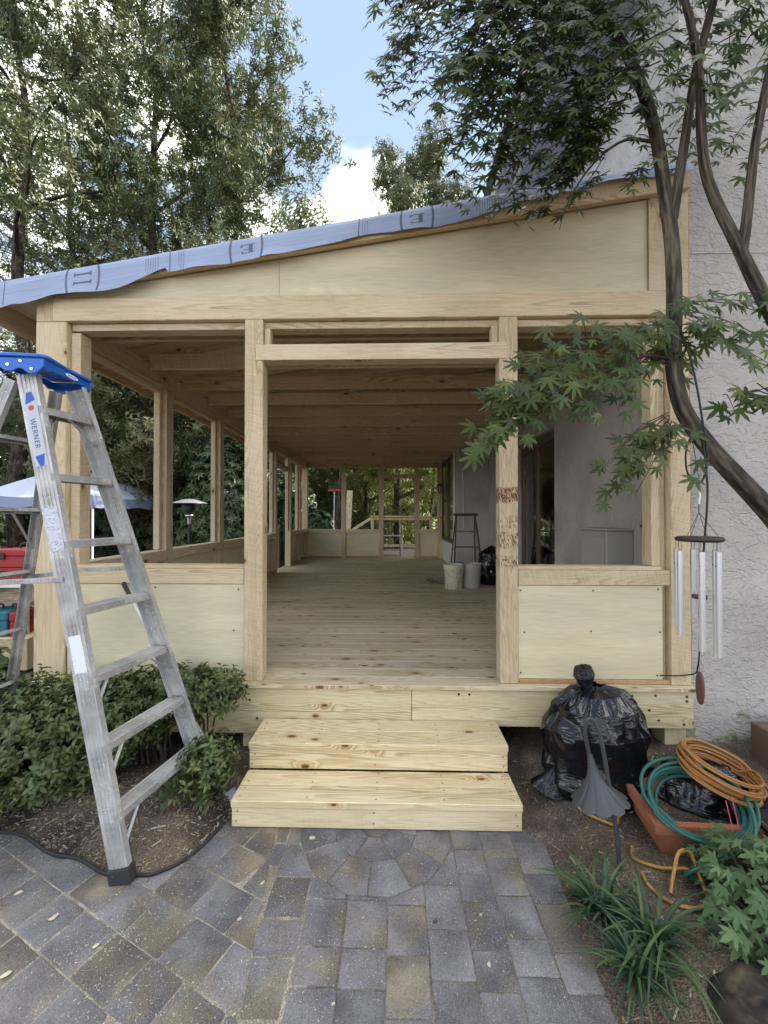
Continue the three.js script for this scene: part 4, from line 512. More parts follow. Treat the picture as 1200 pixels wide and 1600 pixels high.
// ================================================================ timber, rock, litter
{ const t = board(scene, 'edging_timber', 2.27, 2.9, 0.0, 0.335, 0.05, 0.24, M.darkPost, 0.006); tag(t, 'weathered dark garden timber standing beside the stucco wall', 'timber');
  const g = new THREE.IcosahedronGeometry(1, 4), p = g.attributes.position; for (let i = 0; i < p.count; i++) { const v = V(p.getX(i), p.getY(i), p.getZ(i)), k = 0.75 + 0.5 * fbm3(v.x * 1.2 + 4, v.y * 1.2 + 8, v.z * 1.2 + 2, 71, 4); p.setXYZ(i, v.x * k * 0.19, v.y * k * 0.075, v.z * k * 0.13); } g.computeVertexNormals(); const r = part(scene, 'rock', g, std(C(0.20, 0.165, 0.13), { map: barkTex, roughness: 0.95 })); r.position.set(1.2, 0.07, 1.36); tag(r, 'flat brown rock at the edge of the soil bed', 'rock');
  const lg = new THREE.SphereGeometry(1, 10, 6), chipG = [5, 6, 7].map(n => { const r = rng(n * 31), s = new THREE.Shape(); for (let i = 0; i < n; i++) { const t = i / n * 6.283 + r() * 0.5, d = 0.6 + r() * 0.5; i ? s.lineTo(Math.cos(t) * d, Math.sin(t) * d) : s.moveTo(Math.cos(t) * d, Math.sin(t) * d); } const g = new THREE.ExtrudeGeometry(s, { depth: 1, bevelEnabled: false }); g.rotateX(-Math.PI / 2); return g; }); let k = 0; for (const [x, z, s, a, c] of [[-1.62, 0.94, 0.02, 0.4, 0], [-1.38, 1.04, 0.022, 1.2, 0], [-0.55, 1.42, 0.026, 1.5, 0], [-1.38, 1.24, 0.017, 0.7, 1], [-0.62, 1.03, 0.012, 0.2, 0], [-0.58, 0.87, 0.014, 1.1, 0], [-0.41, 0.62, 0.02, 0.1, 0], [0.35, 1.17, 0.013, 1.4, 0], [0.17, 1.02, 0.010, 0.3, 2], [-1.13, 1.14, 0.012, 0.9, 1], [0.36, 0.99, 0.008, 0.5, 0], [-0.2, 1.3, 0.008, 0.5, 0], [-0.9, 1.5, 0.011, 2.5, 0]]) { const o = part(scene, c === 1 ? 'fallen_leaf' : c === 2 ? 'pebble' : 'wood_chip', c ? lg : chipG[k++ % 3], c === 1 ? std(C(0.55, 0.52, 0.36)) : c === 2 ? std(C(0.05, 0.05, 0.05)) : std(C(0.62, 0.57, 0.47), { map: grainA })); o.position.set(x, 0.005, z); o.scale.set(s, c === 2 ? s * 0.6 : 0.0035, s * 0.55); o.rotation.y = a; tag(o, c === 1 ? 'small pale dry leaf fallen on the pavers' : c === 2 ? 'small black pebble lying on the pavers' : 'pale wood chip lying on the pavers', c === 1 ? 'leaf' : c === 2 ? 'pebble' : 'wood chip', c === 2 ? undefined : c === 1 ? 'fallen leaves on the pavers' : 'wood chips on the pavers'); }
  const sc = cbox(1, 0.4, 0.4, 0.05, 0), mm = [], d = new THREE.Object3D(); const cl = []; // sawdust grains swept into the joints
  for (let i = 0; i < 9000; i++) { const k = rnd(); let x = rnd(-2.4, 0.7), z = rnd(0.6, 2.6); if (x > -0.2 && rnd() < 0.75) x -= rnd(1, 1.8); if (bedZ(x) > z - 0.01) z += 0.35; const dens = fbm(x * 3 + 20, z * 3 + 20, 999, 999, 811, 3); if (dens < 0.46 && k < 0.8) { i--; continue; } d.position.set(x, 0.0035, z); d.rotation.set(0, rnd(6.28), 0); const s = 0.0016 + 0.0046 * Math.pow(rnd(), 2.5); d.scale.set(s * rnd(0.7, 1.8), s * 0.4, s); d.updateMatrix(); mm.push(d.matrix.clone()); cl.push(C(0.52, 0.46, 0.34).multiplyScalar(rnd(0.7, 1.2))); } tag(stuffed(scene, 'sawdust', sc, std(C(1, 1, 1), { roughness: 1 }), mm, cl), 'pale sawdust grains strewn over the pavers', 'sawdust'); }
// ================================================================ things inside the porch
{
  const bucket = (x, z, label, col, mark) => { const b = thing('bucket', label, 'bucket', [x, DK + 0.001, z]); let tex = null; if (mark) { const cv = document.createElement('canvas'); cv.width = 512; cv.height = 256; const c = cv.getContext('2d'); c.fillStyle = '#e9e4d6'; c.fillRect(0, 0, 512, 256); c.strokeStyle = '#1c1a1a'; c.lineWidth = 7; const r = rng(3); c.beginPath(); c.moveTo(150, 120); for (let i = 0; i < 22; i++) c.lineTo(140 + (i * 6) + r() * 20, 90 + r() * 80); c.stroke(); for (let i = 0; i < 60; i++) { c.fillStyle = 'rgba(90,80,70,0.5)'; c.fillRect(r() * 512, 120 + r() * 136, 2 + r() * 10, 3 + r() * 22); } tex = new THREE.CanvasTexture(cv); tex.colorSpace = THREE.SRGBColorSpace; tex.wrapS = THREE.RepeatWrapping; }
    part(b, 'shell', lathe([[0, 0.004], [0.128, 0.004], [0.132, 0], [0.150, 0.33], [0.156, 0.33], [0.157, 0.30], [0.160, 0.30], [0.160, 0.365], [0.150, 0.368], [0.148, 0.35], [0.128, 0.012], [0, 0.012]], 36), std(col, { roughness: 0.5, map: tex }));
    part(b, 'handle', tube([V(0.16, 0.30, 0), V(0.13, 0.20, 0.115), V(0, 0.17, 0.158), V(-0.13, 0.20, 0.115), V(-0.16, 0.30, 0)], 0.003, 24, 6), M.aluDull); return b; };
  bucket(0.93, -3.45, 'white plastic bucket with black scribble and drips on the deck floor', C(0.75, 0.71, 0.62), true).rotation.y = 0.4; bucket(1.21, -3.55, 'plain grey-white plastic bucket beside the marked bucket', C(0.42, 0.41, 0.38), false);
  const l = thing('folding_ladder', 'small dark step ladder standing inside the porch behind the buckets', 'ladder', [1.32, DK, -4.6]), bk = std(C(0.045, 0.045, 0.05), { roughness: 0.5 }), gr = std(C(0.16, 0.16, 0.16), { roughness: 0.5, metalness: 0.4 });
  for (const s of [-1, 1]) { bar(l, 'rail', V(s * 0.26, 0, 0.28), V(s * 0.17, 1.1, 0.0), 0.05, 0.022, bk, V(0, 0, 1)); bar(l, 'rear_rail', V(s * 0.24, 0, -0.32), V(s * 0.17, 1.1, -0.06), 0.03, 0.02, bk, V(0, 0, 1)); bar(l, 'spreader', V(s * 0.22, 0.5, 0.15), V(s * 0.2, 0.5, -0.19), 0.02, 0.004, gr); }
  for (let k = 1; k <= 3; k++) { const y = 0.275 * k, w = 0.25 - 0.0818 * y; board(l, 'step', -w, w, y - 0.012, y + 0.012, 0.24 - 0.2545 * y, 0.33 - 0.2545 * y, gr); } board(l, 'top_cap', -0.21, 0.21, 1.10, 1.15, -0.10, 0.06, bk, 0.01);
  const lan = thing('wall_lantern', 'black wall lantern fixed beside the far window', 'lantern', [1.2, 2.35, -7.55]); board(lan, 'back_plate', 0.065, 0.088, -0.12, 0.12, -0.05, 0.05, M.black); part(lan, 'roof', lathe([[0, 0.12], [0.02, 0.11], [0.09, 0.05], [0.085, 0.045], [0, 0.045]], 6), M.black); part(lan, 'glass', lathe([[0.055, 0.045], [0.04, -0.12]], 6), new THREE.MeshPhysicalMaterial({ color: 0xffffff, transmission: 1, thickness: 0, roughness: 0.15 })); for (let k = 0; k < 6; k++) { const a = k * Math.PI / 3; part(lan, 'bar', cyl(V(Math.cos(a) * 0.056, 0.045, Math.sin(a) * 0.056), V(Math.cos(a) * 0.042, -0.125, Math.sin(a) * 0.042), 0.004, 0.004, 5), M.black); } part(lan, 'base', lathe([[0, -0.12], [0.045, -0.12], [0.03, -0.135], [0, -0.14]], 6), M.black); board(lan, 'arm', 0.0, 0.07, 0.10, 0.115, -0.008, 0.008, M.black);
  const wires = []; const g = rng(88); for (let k = 0; k < 14; k++) { const pts = []; let x = (g() - 0.5) * 0.3, z = (g() - 0.5) * 0.2; for (let i = 0; i < 5; i++) { pts.push(V(x, 0.01 + g() * 0.07, z)); x += (g() - 0.5) * 0.22; z += (g() - 0.5) * 0.2; } wires.push(tube(pts, 0.004, 20, 4)); } const wr = part(scene, 'wire_pile', mergeGeometries(wires), std(C(0.22, 0.19, 0.15))); wr.position.set(0.72, DK + 0.004, -3.9); tag(wr, 'tangled pile of loose wire scraps left of the marked bucket', 'wire');
  const cb = thing('utility_cabinet', 'grey white metal utility cabinet against the stucco wall inside the porch', 'cabinet', [1.85, DK, -0.84]); board(cb, 'body', -0.12, 0.097, 0.0, 0.98, -0.22, 0.22, std(C(0.36, 0.35, 0.33), { roughness: 0.5 }), 0.006); board(cb, 'door', -0.13, -0.122, 0.06, 0.93, -0.19, 0.19, std(C(0.38, 0.37, 0.35), { roughness: 0.45 }), 0.003); board(cb, 'lid', -0.135, 0.095, 0.982, 1.0, -0.235, 0.235, std(C(0.38, 0.37, 0.35)), 0.004);
  const pp = part(scene, 'conduit_pipe', tube([V(1.92, DK, -0.42), V(1.92, 1.3, -0.42), V(1.915, 1.52, -0.42), V(1.93, 1.55, -0.44), V(1.94, 1.56, -0.5)], 0.014, 30, 8), M.black); tag(pp, 'black conduit rising on the stucco wall beside the utility cabinet', 'pipe');
  const hz = part(scene, 'wall_cable', tube([V(1.30, 3.05, -5.41), V(1.40, 2.6, -5.42), V(1.42, 2.0, -5.425), V(1.43, 1.4, -5.425)], 0.008, 30, 5), M.white); tag(hz, 'pale cable hanging down the stucco corner wall above the small ladder', 'cable');
  const bx = part(scene, 'dark_bag', bagGeo([[0.02, 0, 0], [0.24, 0.01, 0.1], [0.27, 0.2, 0.4], [0.2, 0.5, 0.75], [0.02, 0.62, 1]], 991, 1, 0.9, 0.8, 70, 50), M.bag); bx.position.set(1.62, DK, -3.9); tag(bx, 'black bag slumped against the house wall beside the buckets', 'bag');
}
// ================================================================ leaves
const leafMat = (r, g, b, tr = 0.35, rough = 0.6) => new THREE.MeshPhysicalMaterial({ color: C(r, g, b), roughness: rough, transmission: tr, thickness: 0, specularIntensity: 0.5, side: THREE.DoubleSide });
// one simple leaf: folded blade along +y
function blade(tb, base, dir, nrm, len, wid, fold = 0.25, bend = 0.15) {
  const d = dir.clone().normalize(), s = new THREE.Vector3().crossVectors(d, nrm).normalize(), n = new THREE.Vector3().crossVectors(s, d), at = (t, w, h) => { const p = base.clone().addScaledVector(d, t * len).addScaledVector(s, w * wid).addScaledVector(n, h * wid - bend * len * t * t); return tb.v(p.x, p.y, p.z, w + 0.5, t); };
  const a = at(0, 0, 0), m = at(0.5, 0, 0), e = at(1, 0, 0), l1 = at(0.3, -0.45, fold), l2 = at(0.68, -0.38, fold), r1 = at(0.3, 0.45, fold), r2 = at(0.68, 0.38, fold);
  tb.t(a, m, l1); tb.t(l1, m, l2); tb.t(m, e, l2); tb.t(a, r1, m); tb.t(r1, r2, m); tb.t(m, r2, e);
}
// spray of leaves along a short twig pointing +y, unit ~ size
function sprayGeo(seed, n, size, len, wid, twig = true, upward = 0.6) {
  const r = rng(seed), tb = new TB(); for (let i = 0; i < n; i++) { const t = (i + 0.5) / n, a = i * 2.4 + r() * 0.8, el = upward + (r() - 0.5) * 0.7, base = V((r() - 0.5) * 0.12 * size, t * size, (r() - 0.5) * 0.12 * size), d = V(Math.cos(a) * Math.cos(el), Math.sin(el) - 0.25, Math.sin(a) * Math.cos(el)); blade(tb, base, d, V((r() - 0.5) * 0.7, 1, (r() - 0.5) * 0.7), len * (0.75 + r() * 0.5), wid * (0.8 + r() * 0.4)); }
  return tb.geo();
}
function rosetteGeo(seed, n, len, wid) { const r = rng(seed), tb = new TB(); for (let i = 0; i < n; i++) { const a = i / n * 6.283 + r() * 0.5, el = 0.15 + (r() - 0.5) * 0.6; blade(tb, V(0, 0, 0), V(Math.cos(a) * Math.cos(el), Math.sin(el), Math.sin(a) * Math.cos(el)), V(0, 1, 0), len * (0.8 + r() * 0.4), wid * (0.85 + r() * 0.3), 0.15, 0.3); } return tb.geo(); }
// scatters instances; where(i) gives [position, outward direction]
function scatter(n, where, sMin, sMax, up, seed, tint) { const r = rng(seed), ms = [], cs = [], d = new THREE.Object3D(); for (let i = 0; i < n; i++) { const w = where(r); if (!w) continue; const [p, o] = w; const dir = o.clone().add(V((r() - 0.5) * 1.1, up + (r() - 0.5) * 0.8, (r() - 0.5) * 1.1)).normalize(); d.position.copy(p); d.quaternion.setFromUnitVectors(V(0, 1, 0), dir); d.rotateY(r() * 6.28); d.scale.setScalar(lerp(sMin, sMax, r())); d.updateMatrix(); ms.push(d.matrix.clone()); const k = 0.72 + r() * 0.6, y = r(); cs.push(C(k * (1 + (tint ?? 0.3) * y), k * (1 + 0.12 * y), k)); } return [ms, cs]; }
function shellPoint(r, cx, cy, cz, rx, ry, rz, inner, seed) { const u = r() * 2 - 1, a = r() * 6.283, q = Math.sqrt(1 - u * u), n = V(q * Math.cos(a), u, q * Math.sin(a)), lump = 0.72 + 0.56 * fbm3(n.x * 1.8 + cx, n.y * 1.8 + 5, n.z * 1.8 + cz, seed, 3), k = lump * lerp(inner, 1, Math.sqrt(r())); return [V(cx + n.x * rx * k, cy + n.y * ry * k, cz + n.z * rz * k), n]; }
const boxLeaf = [sprayGeo(601, 9, 0.085, 0.036, 0.017, true, 0.5), sprayGeo(602, 8, 0.075, 0.034, 0.018, true, 0.7)];
const shrubMat = leafMat(0.095, 0.145, 0.055, 0.32, 0.36);
function shrub(label, blobs, dens, seed, floor) {
  const base = blobs[0], o = thing('evergreen_shrub', label, 'shrub', [base[0], 0.02, base[2]], 'low evergreen shrubs beside the ladder'), r = rng(seed), stems = [], off = V(base[0], 0.02, base[2]);
  for (const [x, y, z, rx, ry, rz] of blobs) { const n = 5 + Math.round(rx * 14); for (let i = 0; i < n; i++) { const a = r() * 6.28, k = 0.25 + 0.6 * r(), e = V(x + Math.cos(a) * rx * k, y + ry * (0.1 + 0.6 * r()), z + Math.sin(a) * rz * k), s = V(base[0] + (x - base[0]) * 0.7 + (r() - 0.5) * 0.12, 0.04, base[2] + (z - base[2]) * 0.5 - 0.05 + (r() - 0.5) * 0.1), m = s.clone().lerp(e, 0.5).add(V((r() - 0.5) * 0.08, 0.06, (r() - 0.5) * 0.08)); stems.push(limb([s, m, e].map(p => p.sub(off)), [0.008, 0.005, 0.002], 5, 3)); } }
  part(o, 'stems', mergeGeometries(stems), M.mapleBark);
  boxLeaf.forEach((g, gi) => { const ms = [], cs = []; blobs.forEach(([x, y, z, rx, ry, rz, dn], bi) => { const [m, c] = scatter(Math.round(dens * (dn ?? 1) * (rx * ry + rx * rz + ry * rz)), q => { const w = shellPoint(q, x, y, z, rx, ry, rz, 0.55, seed + bi * 3); if (w[0].y < floor + 0.03 || w[0].z < 0.04 && w[0].y < 0.55 && w[0].x > -2.45) return null; w[0].sub(off); return w; }, 0.8, 1.3, 0.5, seed + 10 * gi + bi, 0.5); ms.push(...m); cs.push(...c); }); stuffed(o, 'foliage', g, shrubMat, ms, cs); });
}
shrub('dense wide evergreen shrub beside the corner post behind the tall ladder', [[-2.2, 0.31, 0.36, 0.58, 0.31, 0.32], [-1.82, 0.40, 0.30, 0.32, 0.20, 0.22], [-2.6, 0.26, 0.46, 0.5, 0.29, 0.32]], 1650, 711, 0.05);
shrub('open leggy evergreen shrub spreading over the deck rim toward the steps', [[-1.45, 0.51, 0.18, 0.33, 0.11, 0.14], [-1.16, 0.53, 0.18, 0.19, 0.085, 0.10], [-1.62, 0.40, 0.20, 0.22, 0.15, 0.13, 0.5]], 2000, 741, 0.08);
shrub('small bright green shrub sprig growing beside the broom and steps', [[-1.02, 0.27, 0.45, 0.085, 0.10, 0.08], [-1.12, 0.13, 0.50, 0.10, 0.04, 0.06, 0.4]], 2600, 771, 0.05);
// ================================================================ strap-leaved grass clumps
{
  const mk = (seed, len) => { const r = rng(seed), tb = new TB(), n = 9, w = 0.0065; let prev = null; for (let i = 0; i <= n; i++) { const t = i / n, x = len * (0.62 * t + 0.18 * t * t), y = len * (0.95 * t - (0.75 + r() * 0.02) * t * t), ww = w * Math.min(1, t * 5 + 0.5) * (1 - Math.pow(t, 3) * 0.95); const a = tb.v(x, y, -ww, 0, t), b = tb.v(x, y - ww * 0.5, 0, 0.5, t), c = tb.v(x, y, ww, 1, t); if (prev) { tb.q(prev[0], prev[1], b, a); tb.q(prev[1], prev[2], c, b); } prev = [a, b, c]; } return tb.geo(); };
  const gs = [mk(1, 0.23), mk(2, 0.28), mk(3, 0.33), mk(4, 0.19)], mats = [leafMat(0.03, 0.062, 0.035, 0.15, 0.4), leafMat(0.045, 0.085, 0.04, 0.15, 0.4), leafMat(0.075, 0.12, 0.05, 0.15, 0.45)];
  const cl = (x, z, n, label, s = 1) => { const o = thing('grass_clump', label, 'grass clump', [x, soilRightH(x, z) - 0.01, z], 'strap-leaved grass clumps edging the pavers'); for (let i = 0; i < n; i++) { const b = part(o, 'blade', pick(gs), pick(mats)); b.rotation.set(0, i * 2.4 + rnd(0.5), rnd(-0.25, 0.55), 'YXZ'); b.scale.setScalar(s * rnd(0.75, 1.15)); b.position.set(rnd(-0.03, 0.03), 0, rnd(-0.03, 0.03)); } };
  cl(0.83, 1.02, 80, 'dark strap-leaved grass clump spilling over the pavers beside the ornament stake'); cl(0.95, 1.16, 64, 'strap-leaved grass clump between the yellow cord loop and the larger clump'); cl(0.84, 1.25, 70, 'strap-leaved grass clump with yellowing tips near the flat rock', 0.9);
}
// ================================================================ lobed-leaf vine mound
function palmate(lobes, notch, len, droop) { const tb = new TB(), c = tb.v(0, 0, 0, 0.5, 0.5), ring = []; const put = (a, r) => ring.push(tb.v(Math.sin(a) * r * len, -droop * r * r * len, Math.cos(a) * r * len, 0.5 + Math.sin(a) * r * 0.5, 0.5 + Math.cos(a) * r * 0.5)); lobes.forEach(([a, r, w], i) => { a *= Math.PI / 180; w *= Math.PI / 180; if (i) put((lobes[i - 1][0] * Math.PI / 180 + a) / 2, notch); put(a - w * 0.8, r * 0.42); put(a - w * 0.55, r * 0.66); put(a, r); put(a + w * 0.55, r * 0.66); put(a + w * 0.8, r * 0.42); }); for (let i = 0; i < ring.length - 1; i++) tb.t(c, ring[i], ring[i + 1]); tb.t(c, ring[ring.length - 1], ring[0]); return tb.geo(); }
const ivyLeaf = [palmate([[-105, 0.55, 24], [-52, 0.78, 24], [0, 1, 26], [52, 0.78, 24], [105, 0.55, 24]], 0.42, 0.036, 0.25), palmate([[-100, 0.6, 26], [-48, 0.85, 24], [0, 1.1, 22], [48, 0.8, 24], [100, 0.5, 24]], 0.40, 0.032, 0.35)];
function aim(m, normal, tip) { const y = normal.clone().normalize(), x = new THREE.Vector3().crossVectors(y, tip).normalize(), z = new THREE.Vector3().crossVectors(x, y); m.quaternion.setFromRotationMatrix(new THREE.Matrix4().makeBasis(x, y, z)); }
{
  const o = thing('vine', 'mound of light green lobed vine leaves growing over the soil bed beside planter', 'vine', [1.52, 0.03, 1.14]), mats = [leafMat(0.11, 0.18, 0.075, 0.25, 0.5), leafMat(0.085, 0.145, 0.06, 0.25, 0.5), leafMat(0.15, 0.22, 0.10, 0.25, 0.5), leafMat(0.05, 0.10, 0.04, 0.25, 0.5)], st = [], r = rng(66), extra = [], extraC = [], d = new THREE.Object3D();
  for (let i = 0; i < 720; i++) { const u = 0.0 + r() * 1.0, a = r() * 6.283, q = Math.sqrt(1 - u * u), n = V(q * Math.cos(a), u, q * Math.sin(a)), k = (0.8 + 0.45 * (n3(n.x * 2 + 4, n.y * 2 + 2, n.z * 2 + 9, 5) - 0.5)) * lerp(0.75, 1.05, r()), p = V(n.x * 0.42 * k, 0.06 + n.y * 0.44 * k, n.z * 0.36 * k), nn = n.clone().multiplyScalar(0.6).add(V((r() - 0.5) * 0.7, 0.7 + (r() - 0.5) * 0.5, 0.35 + (r() - 0.5) * 0.6)), tip = V(n.x + (r() - 0.5), -0.5, n.z + (r() - 0.5)), s = 0.95 + r() * 0.7;
    if (i < 290) { const m = part(o, 'leaf', ivyLeaf[i % 2], mats[Math.floor(r() * 4)]); m.position.copy(p.multiplyScalar(1.03)); aim(m, nn, tip); m.scale.setScalar(s); } else { d.position.copy(p); aim(d, nn, tip); d.scale.setScalar(s); d.updateMatrix(); extra.push(d.matrix.clone()); extraC.push(C(1, 1, 1).multiplyScalar(0.7 + r() * 0.5)); }
    if (i % 7 === 0) st.push(limb([V(n.x * 0.1, -0.03, n.z * 0.1), V(n.x * 0.2, 0.12, n.z * 0.2), p], [0.003, 0.0025, 0.0015], 4, 2)); }
  stuffed(o, 'foliage', ivyLeaf[0], mats[1], extra, extraC); part(o, 'stems', mergeGeometries(st), std(C(0.09, 0.10, 0.05)));
}
// ================================================================ japanese maple hanging over from the right
{
  const o = thing('maple_tree', 'japanese maple with dark star-shaped leaves leaning across the porch front', 'tree', [2.3, 0, 1.0]), off = V(2.3, 0, 1.0), P = a => a.map(([x, y, z]) => V(x, y, z).sub(off));
  const T = limb(P([[2.3, -0.05, 1.0], [2.25, 0.5, 0.96], [2.08, 1.0, 0.9], [1.86, 1.4, 0.85], [1.702, 1.643, 0.82], [1.56, 1.82, 0.80], [1.42, 1.98, 0.80], [1.325, 2.13, 0.80], [1.285, 2.33, 0.80], [1.29, 2.6, 0.80], [1.296, 2.9, 0.78], [1.278, 3.16, 0.76], [1.256, 3.43, 0.74], [1.2, 3.7, 0.72], [1.1, 3.97, 0.70], [0.95, 4.25, 0.66], [0.7, 4.5, 0.6]]), [0.085, 0.075, 0.062, 0.050, 0.044, 0.040, 0.037, 0.035, 0.033, 0.032, 0.031, 0.029, 0.027, 0.025, 0.022, 0.017, 0.011], 12, 4);
  part(o, 'trunk', T, M.mapleBark);
  const lim = (p, r) => part(o, 'limb', limb(P(p), r, 10, 4), M.mapleBark);
  lim([[1.30, 3.02, 0.775], [1.325, 3.25, 0.80], [1.374, 3.66, 0.83], [1.45, 4.02, 0.86], [1.5, 4.4, 0.9]], [0.024, 0.020, 0.018, 0.016, 0.011]);
  lim([[2.12, 0.9, 0.92], [2.1, 1.5, 0.92], [1.9, 2.05, 0.90], [1.72, 2.4, 0.88], [1.611, 2.652, 0.86], [1.541, 2.83, 0.85], [1.399, 3.127, 0.86], [1.357, 3.306, 0.88], [1.33, 3.6, 0.9], [1.2, 3.95, 0.95], [1.0, 4.2, 1.0]], [0.052, 0.043, 0.036, 0.032, 0.028, 0.024, 0.021, 0.019, 0.016, 0.012, 0.007]);
  lim([[1.55, 2.80, 0.85], [1.562, 2.92, 0.86], [1.588, 3.27, 0.88], [1.648, 3.63, 0.9], [1.723, 3.95, 0.92], [1.8, 4.3, 0.95]], [0.022, 0.020, 0.017, 0.015, 0.013, 0.009]);
  lim([[1.24, 3.42, 0.74], [1.12, 3.45, 0.72], [0.98, 3.36, 0.7], [0.86, 3.18, 0.68], [0.82, 3.05, 0.68]], [0.008, 0.006, 0.005, 0.003, 0.002]);
  const g = rng(1234), tw = [], leaves = [], R = () => g() - 0.5;
  const ml = [palmate([[-128, 0.45, 17], [-88, 0.75, 19], [-44, 0.94, 20], [0, 1.05, 20], [44, 0.94, 20], [88, 0.75, 19], [128, 0.45, 17]], 0.32, 0.066, 0.18), palmate([[-125, 0.42, 16], [-84, 0.72, 18], [-42, 0.92, 19], [0, 1.0, 19], [40, 0.96, 19], [82, 0.76, 18], [124, 0.48, 16]], 0.31, 0.066, 0.32), palmate([[-130, 0.48, 16], [-90, 0.76, 17], [-46, 0.98, 18], [0, 1.1, 18], [46, 0.9, 18], [90, 0.7, 17], [130, 0.44, 16]], 0.32, 0.062, 0.1)];
  // a spray: twig from s to e with paired leaves hanging off it
  const spray = (s, e, n, size, face, big) => { const m = s.clone().lerp(e, 0.5).add(V(R() * 0.06, 0.04 + R() * 0.05, R() * 0.06)); tw.push(limb([s, m, e].map(p => p.clone().sub(off)), [0.0026, 0.002, 0.001], 5, 3)); const c = new THREE.CatmullRomCurve3([s, m, e]), dir = e.clone().sub(s).normalize(); for (let i = 0; i < n; i++) { const t = 0.25 + 0.78 * (i + 0.5) / n, p = c.getPoint(Math.min(1, t)), sd = (i % 2 ? 1 : -1), side = new THREE.Vector3().crossVectors(dir, V(0, 1, 0)).normalize().multiplyScalar(sd), tip = side.multiplyScalar(0.7).add(dir.clone().multiplyScalar(0.5)).add(V(R() * 1.1, -0.35 + R() * 0.9, R() * 1.1)).normalize(); const q = p.clone().addScaledVector(tip, 0.028 + g() * 0.02); const nn = V(R() * 0.9, 0.55 + R() * 0.6, face * 1.5 + R() * 0.9); leaves.push([q, nn, tip, size * (0.72 + g() * 0.5), big]); } };
  // lower spray reaching left across the opening
  const main = [V(1.285, 2.36, 0.80), V(1.12, 2.36, 0.84), V(0.95, 2.28, 0.86), V(0.78, 2.18, 0.88), V(0.66, 2.10, 0.88), V(0.55, 2.04, 0.88)]; tw.push(limb(main.map(p => p.clone().sub(off)), [0.012, 0.010, 0.008, 0.006, 0.004, 0.002], 6, 3));
  const mc = new THREE.CatmullRomCurve3(main); for (let i = 0; i < 44; i++) { const t = 0.12 + 0.88 * i / 43, s = mc.getPoint(t), k = 1 - 0.55 * t; spray(s, s.clone().add(V(-0.10 - 0.14 * g(), (R() * 0.62 - 0.03) * k, (R()) * 0.46 * k)), 5, 0.95, 0.7, true); }
  for (let i = 0; i < 16; i++) { const s = V(1.29 + R() * 0.03, 2.42 + g() * 0.22, 0.80); spray(s, V(1.05 + g() * 0.85, 2.32 + g() * 0.42 - 0.1, 0.86 + R() * 0.3), 7, 1.0, 0.7, true); }
  for (let i = 0; i < 11; i++) { const s = V(1.24 + R() * 0.06, 2.08 + R() * 0.06, 0.82), e = V(0.90 + g() * 0.40, 1.64 + g() * 0.26, 0.86 + R() * 0.2); spray(s, e, 4, 0.95, 0.8, true); }
  for (let i = 0; i < 9; i++) { const s = V(1.45 + g() * 0.2, 2.2 + R() * 0.1, 0.86), e = s.clone().add(V(0.05 + g() * 0.25, -0.14 + R() * 0.2, R() * 0.2)); spray(s, e, 5, 1.05, 0.7, true); }
  // high mass over the roof edge on the left and around the limbs
  for (let i = 0; i < 330; i++) { const t = g(), x = lerp(0.98, -0.12, Math.pow(t, 1.25)), lo = lerp(3.28, 4.05, step(0.55, -0.12, x)) + R() * 0.1, y = lerp(lo, 4.55, Math.pow(g(), 1.1)), z = 0.62 + R() * 0.55, e = V(x, y, z); spray(e.clone().add(V(0.16 + g() * 0.12, 0.16 + g() * 0.14, R() * 0.16)), e, 6, 0.92, 0.5, i % 14 === 0); }
  for (let i = 0; i < 170; i++) { const x = lerp(0.30, 1.08, g()), e = V(x, lerp(3.35 + 0.25 * step(0.9, 1.1, x), 4.5, g()), 0.55 + g() * 0.45); spray(e.clone().add(V(0.14 + g() * 0.12, 0.14 + g() * 0.12, R() * 0.16)), e, 6, 0.95, 0.5, false); }
  for (let i = 0; i < 110; i++) { const e = V(1.2 + g() * 0.85, 3.35 + g() * 1.1, 0.8 + R() * 0.6); spray(e.clone().add(V(0.05 + R() * 0.3, 0.15 + R() * 0.2, R() * 0.2)), e, 6, 0.95, 0.6, i % 5 === 0); }
  for (let i = 0; i < 12; i++) { const e = V(1.16 + R() * 0.12, 3.15 + g() * 0.6, 0.78 + R() * 0.2); spray(e.clone().add(V(0.1, 0.1, 0)), e, 3, 0.8, 0.6, true); }
  // crown above and behind the camera, out of the picture
  for (let i = 0; i < 150; i++) { const e = V(0.2 + g() * 2.6, 4.1 + g() * 0.9, 0.7 + g() * 2.2); spray(e.clone().add(V(0.2 * R(), 0.2, 0.2 * R())), e, 6, 1.0, 0.2, false); }
  part(o, 'twigs', mergeGeometries(tw), M.mapleBark, 'stuff');
  const mm = [leafMat(0.062, 0.105, 0.020, 0.48, 0.5), leafMat(0.085, 0.13, 0.022, 0.5, 0.5), leafMat(0.048, 0.085, 0.022, 0.45, 0.5), leafMat(0.125, 0.175, 0.028, 0.5, 0.5)];
  const rest = [[], [], []], rc = [[], [], []], d = new THREE.Object3D(); let nBig = 0;
  leaves.forEach(([p, n, t, s, big], i) => { p = p.clone().sub(off); if (big && nBig < 298) { const m = part(o, 'leaf', ml[i % 3], mm[i % 7 === 0 ? 3 : i % 3]); m.position.copy(p); aim(m, n, t); m.scale.setScalar(s); nBig++; } else { d.position.copy(p); aim(d, n, t); d.scale.setScalar(s); d.updateMatrix(); rest[i % 3].push(d.matrix.clone()); rc[i % 3].push(C(1 + 0.5 * g() * g(), 1, 1).multiplyScalar(0.65 + g() * 0.8)); } });
  for (let k = 0; k < 3; k++) stuffed(o, 'foliage', ml[k], mm[k], rest[k], rc[k]);
}
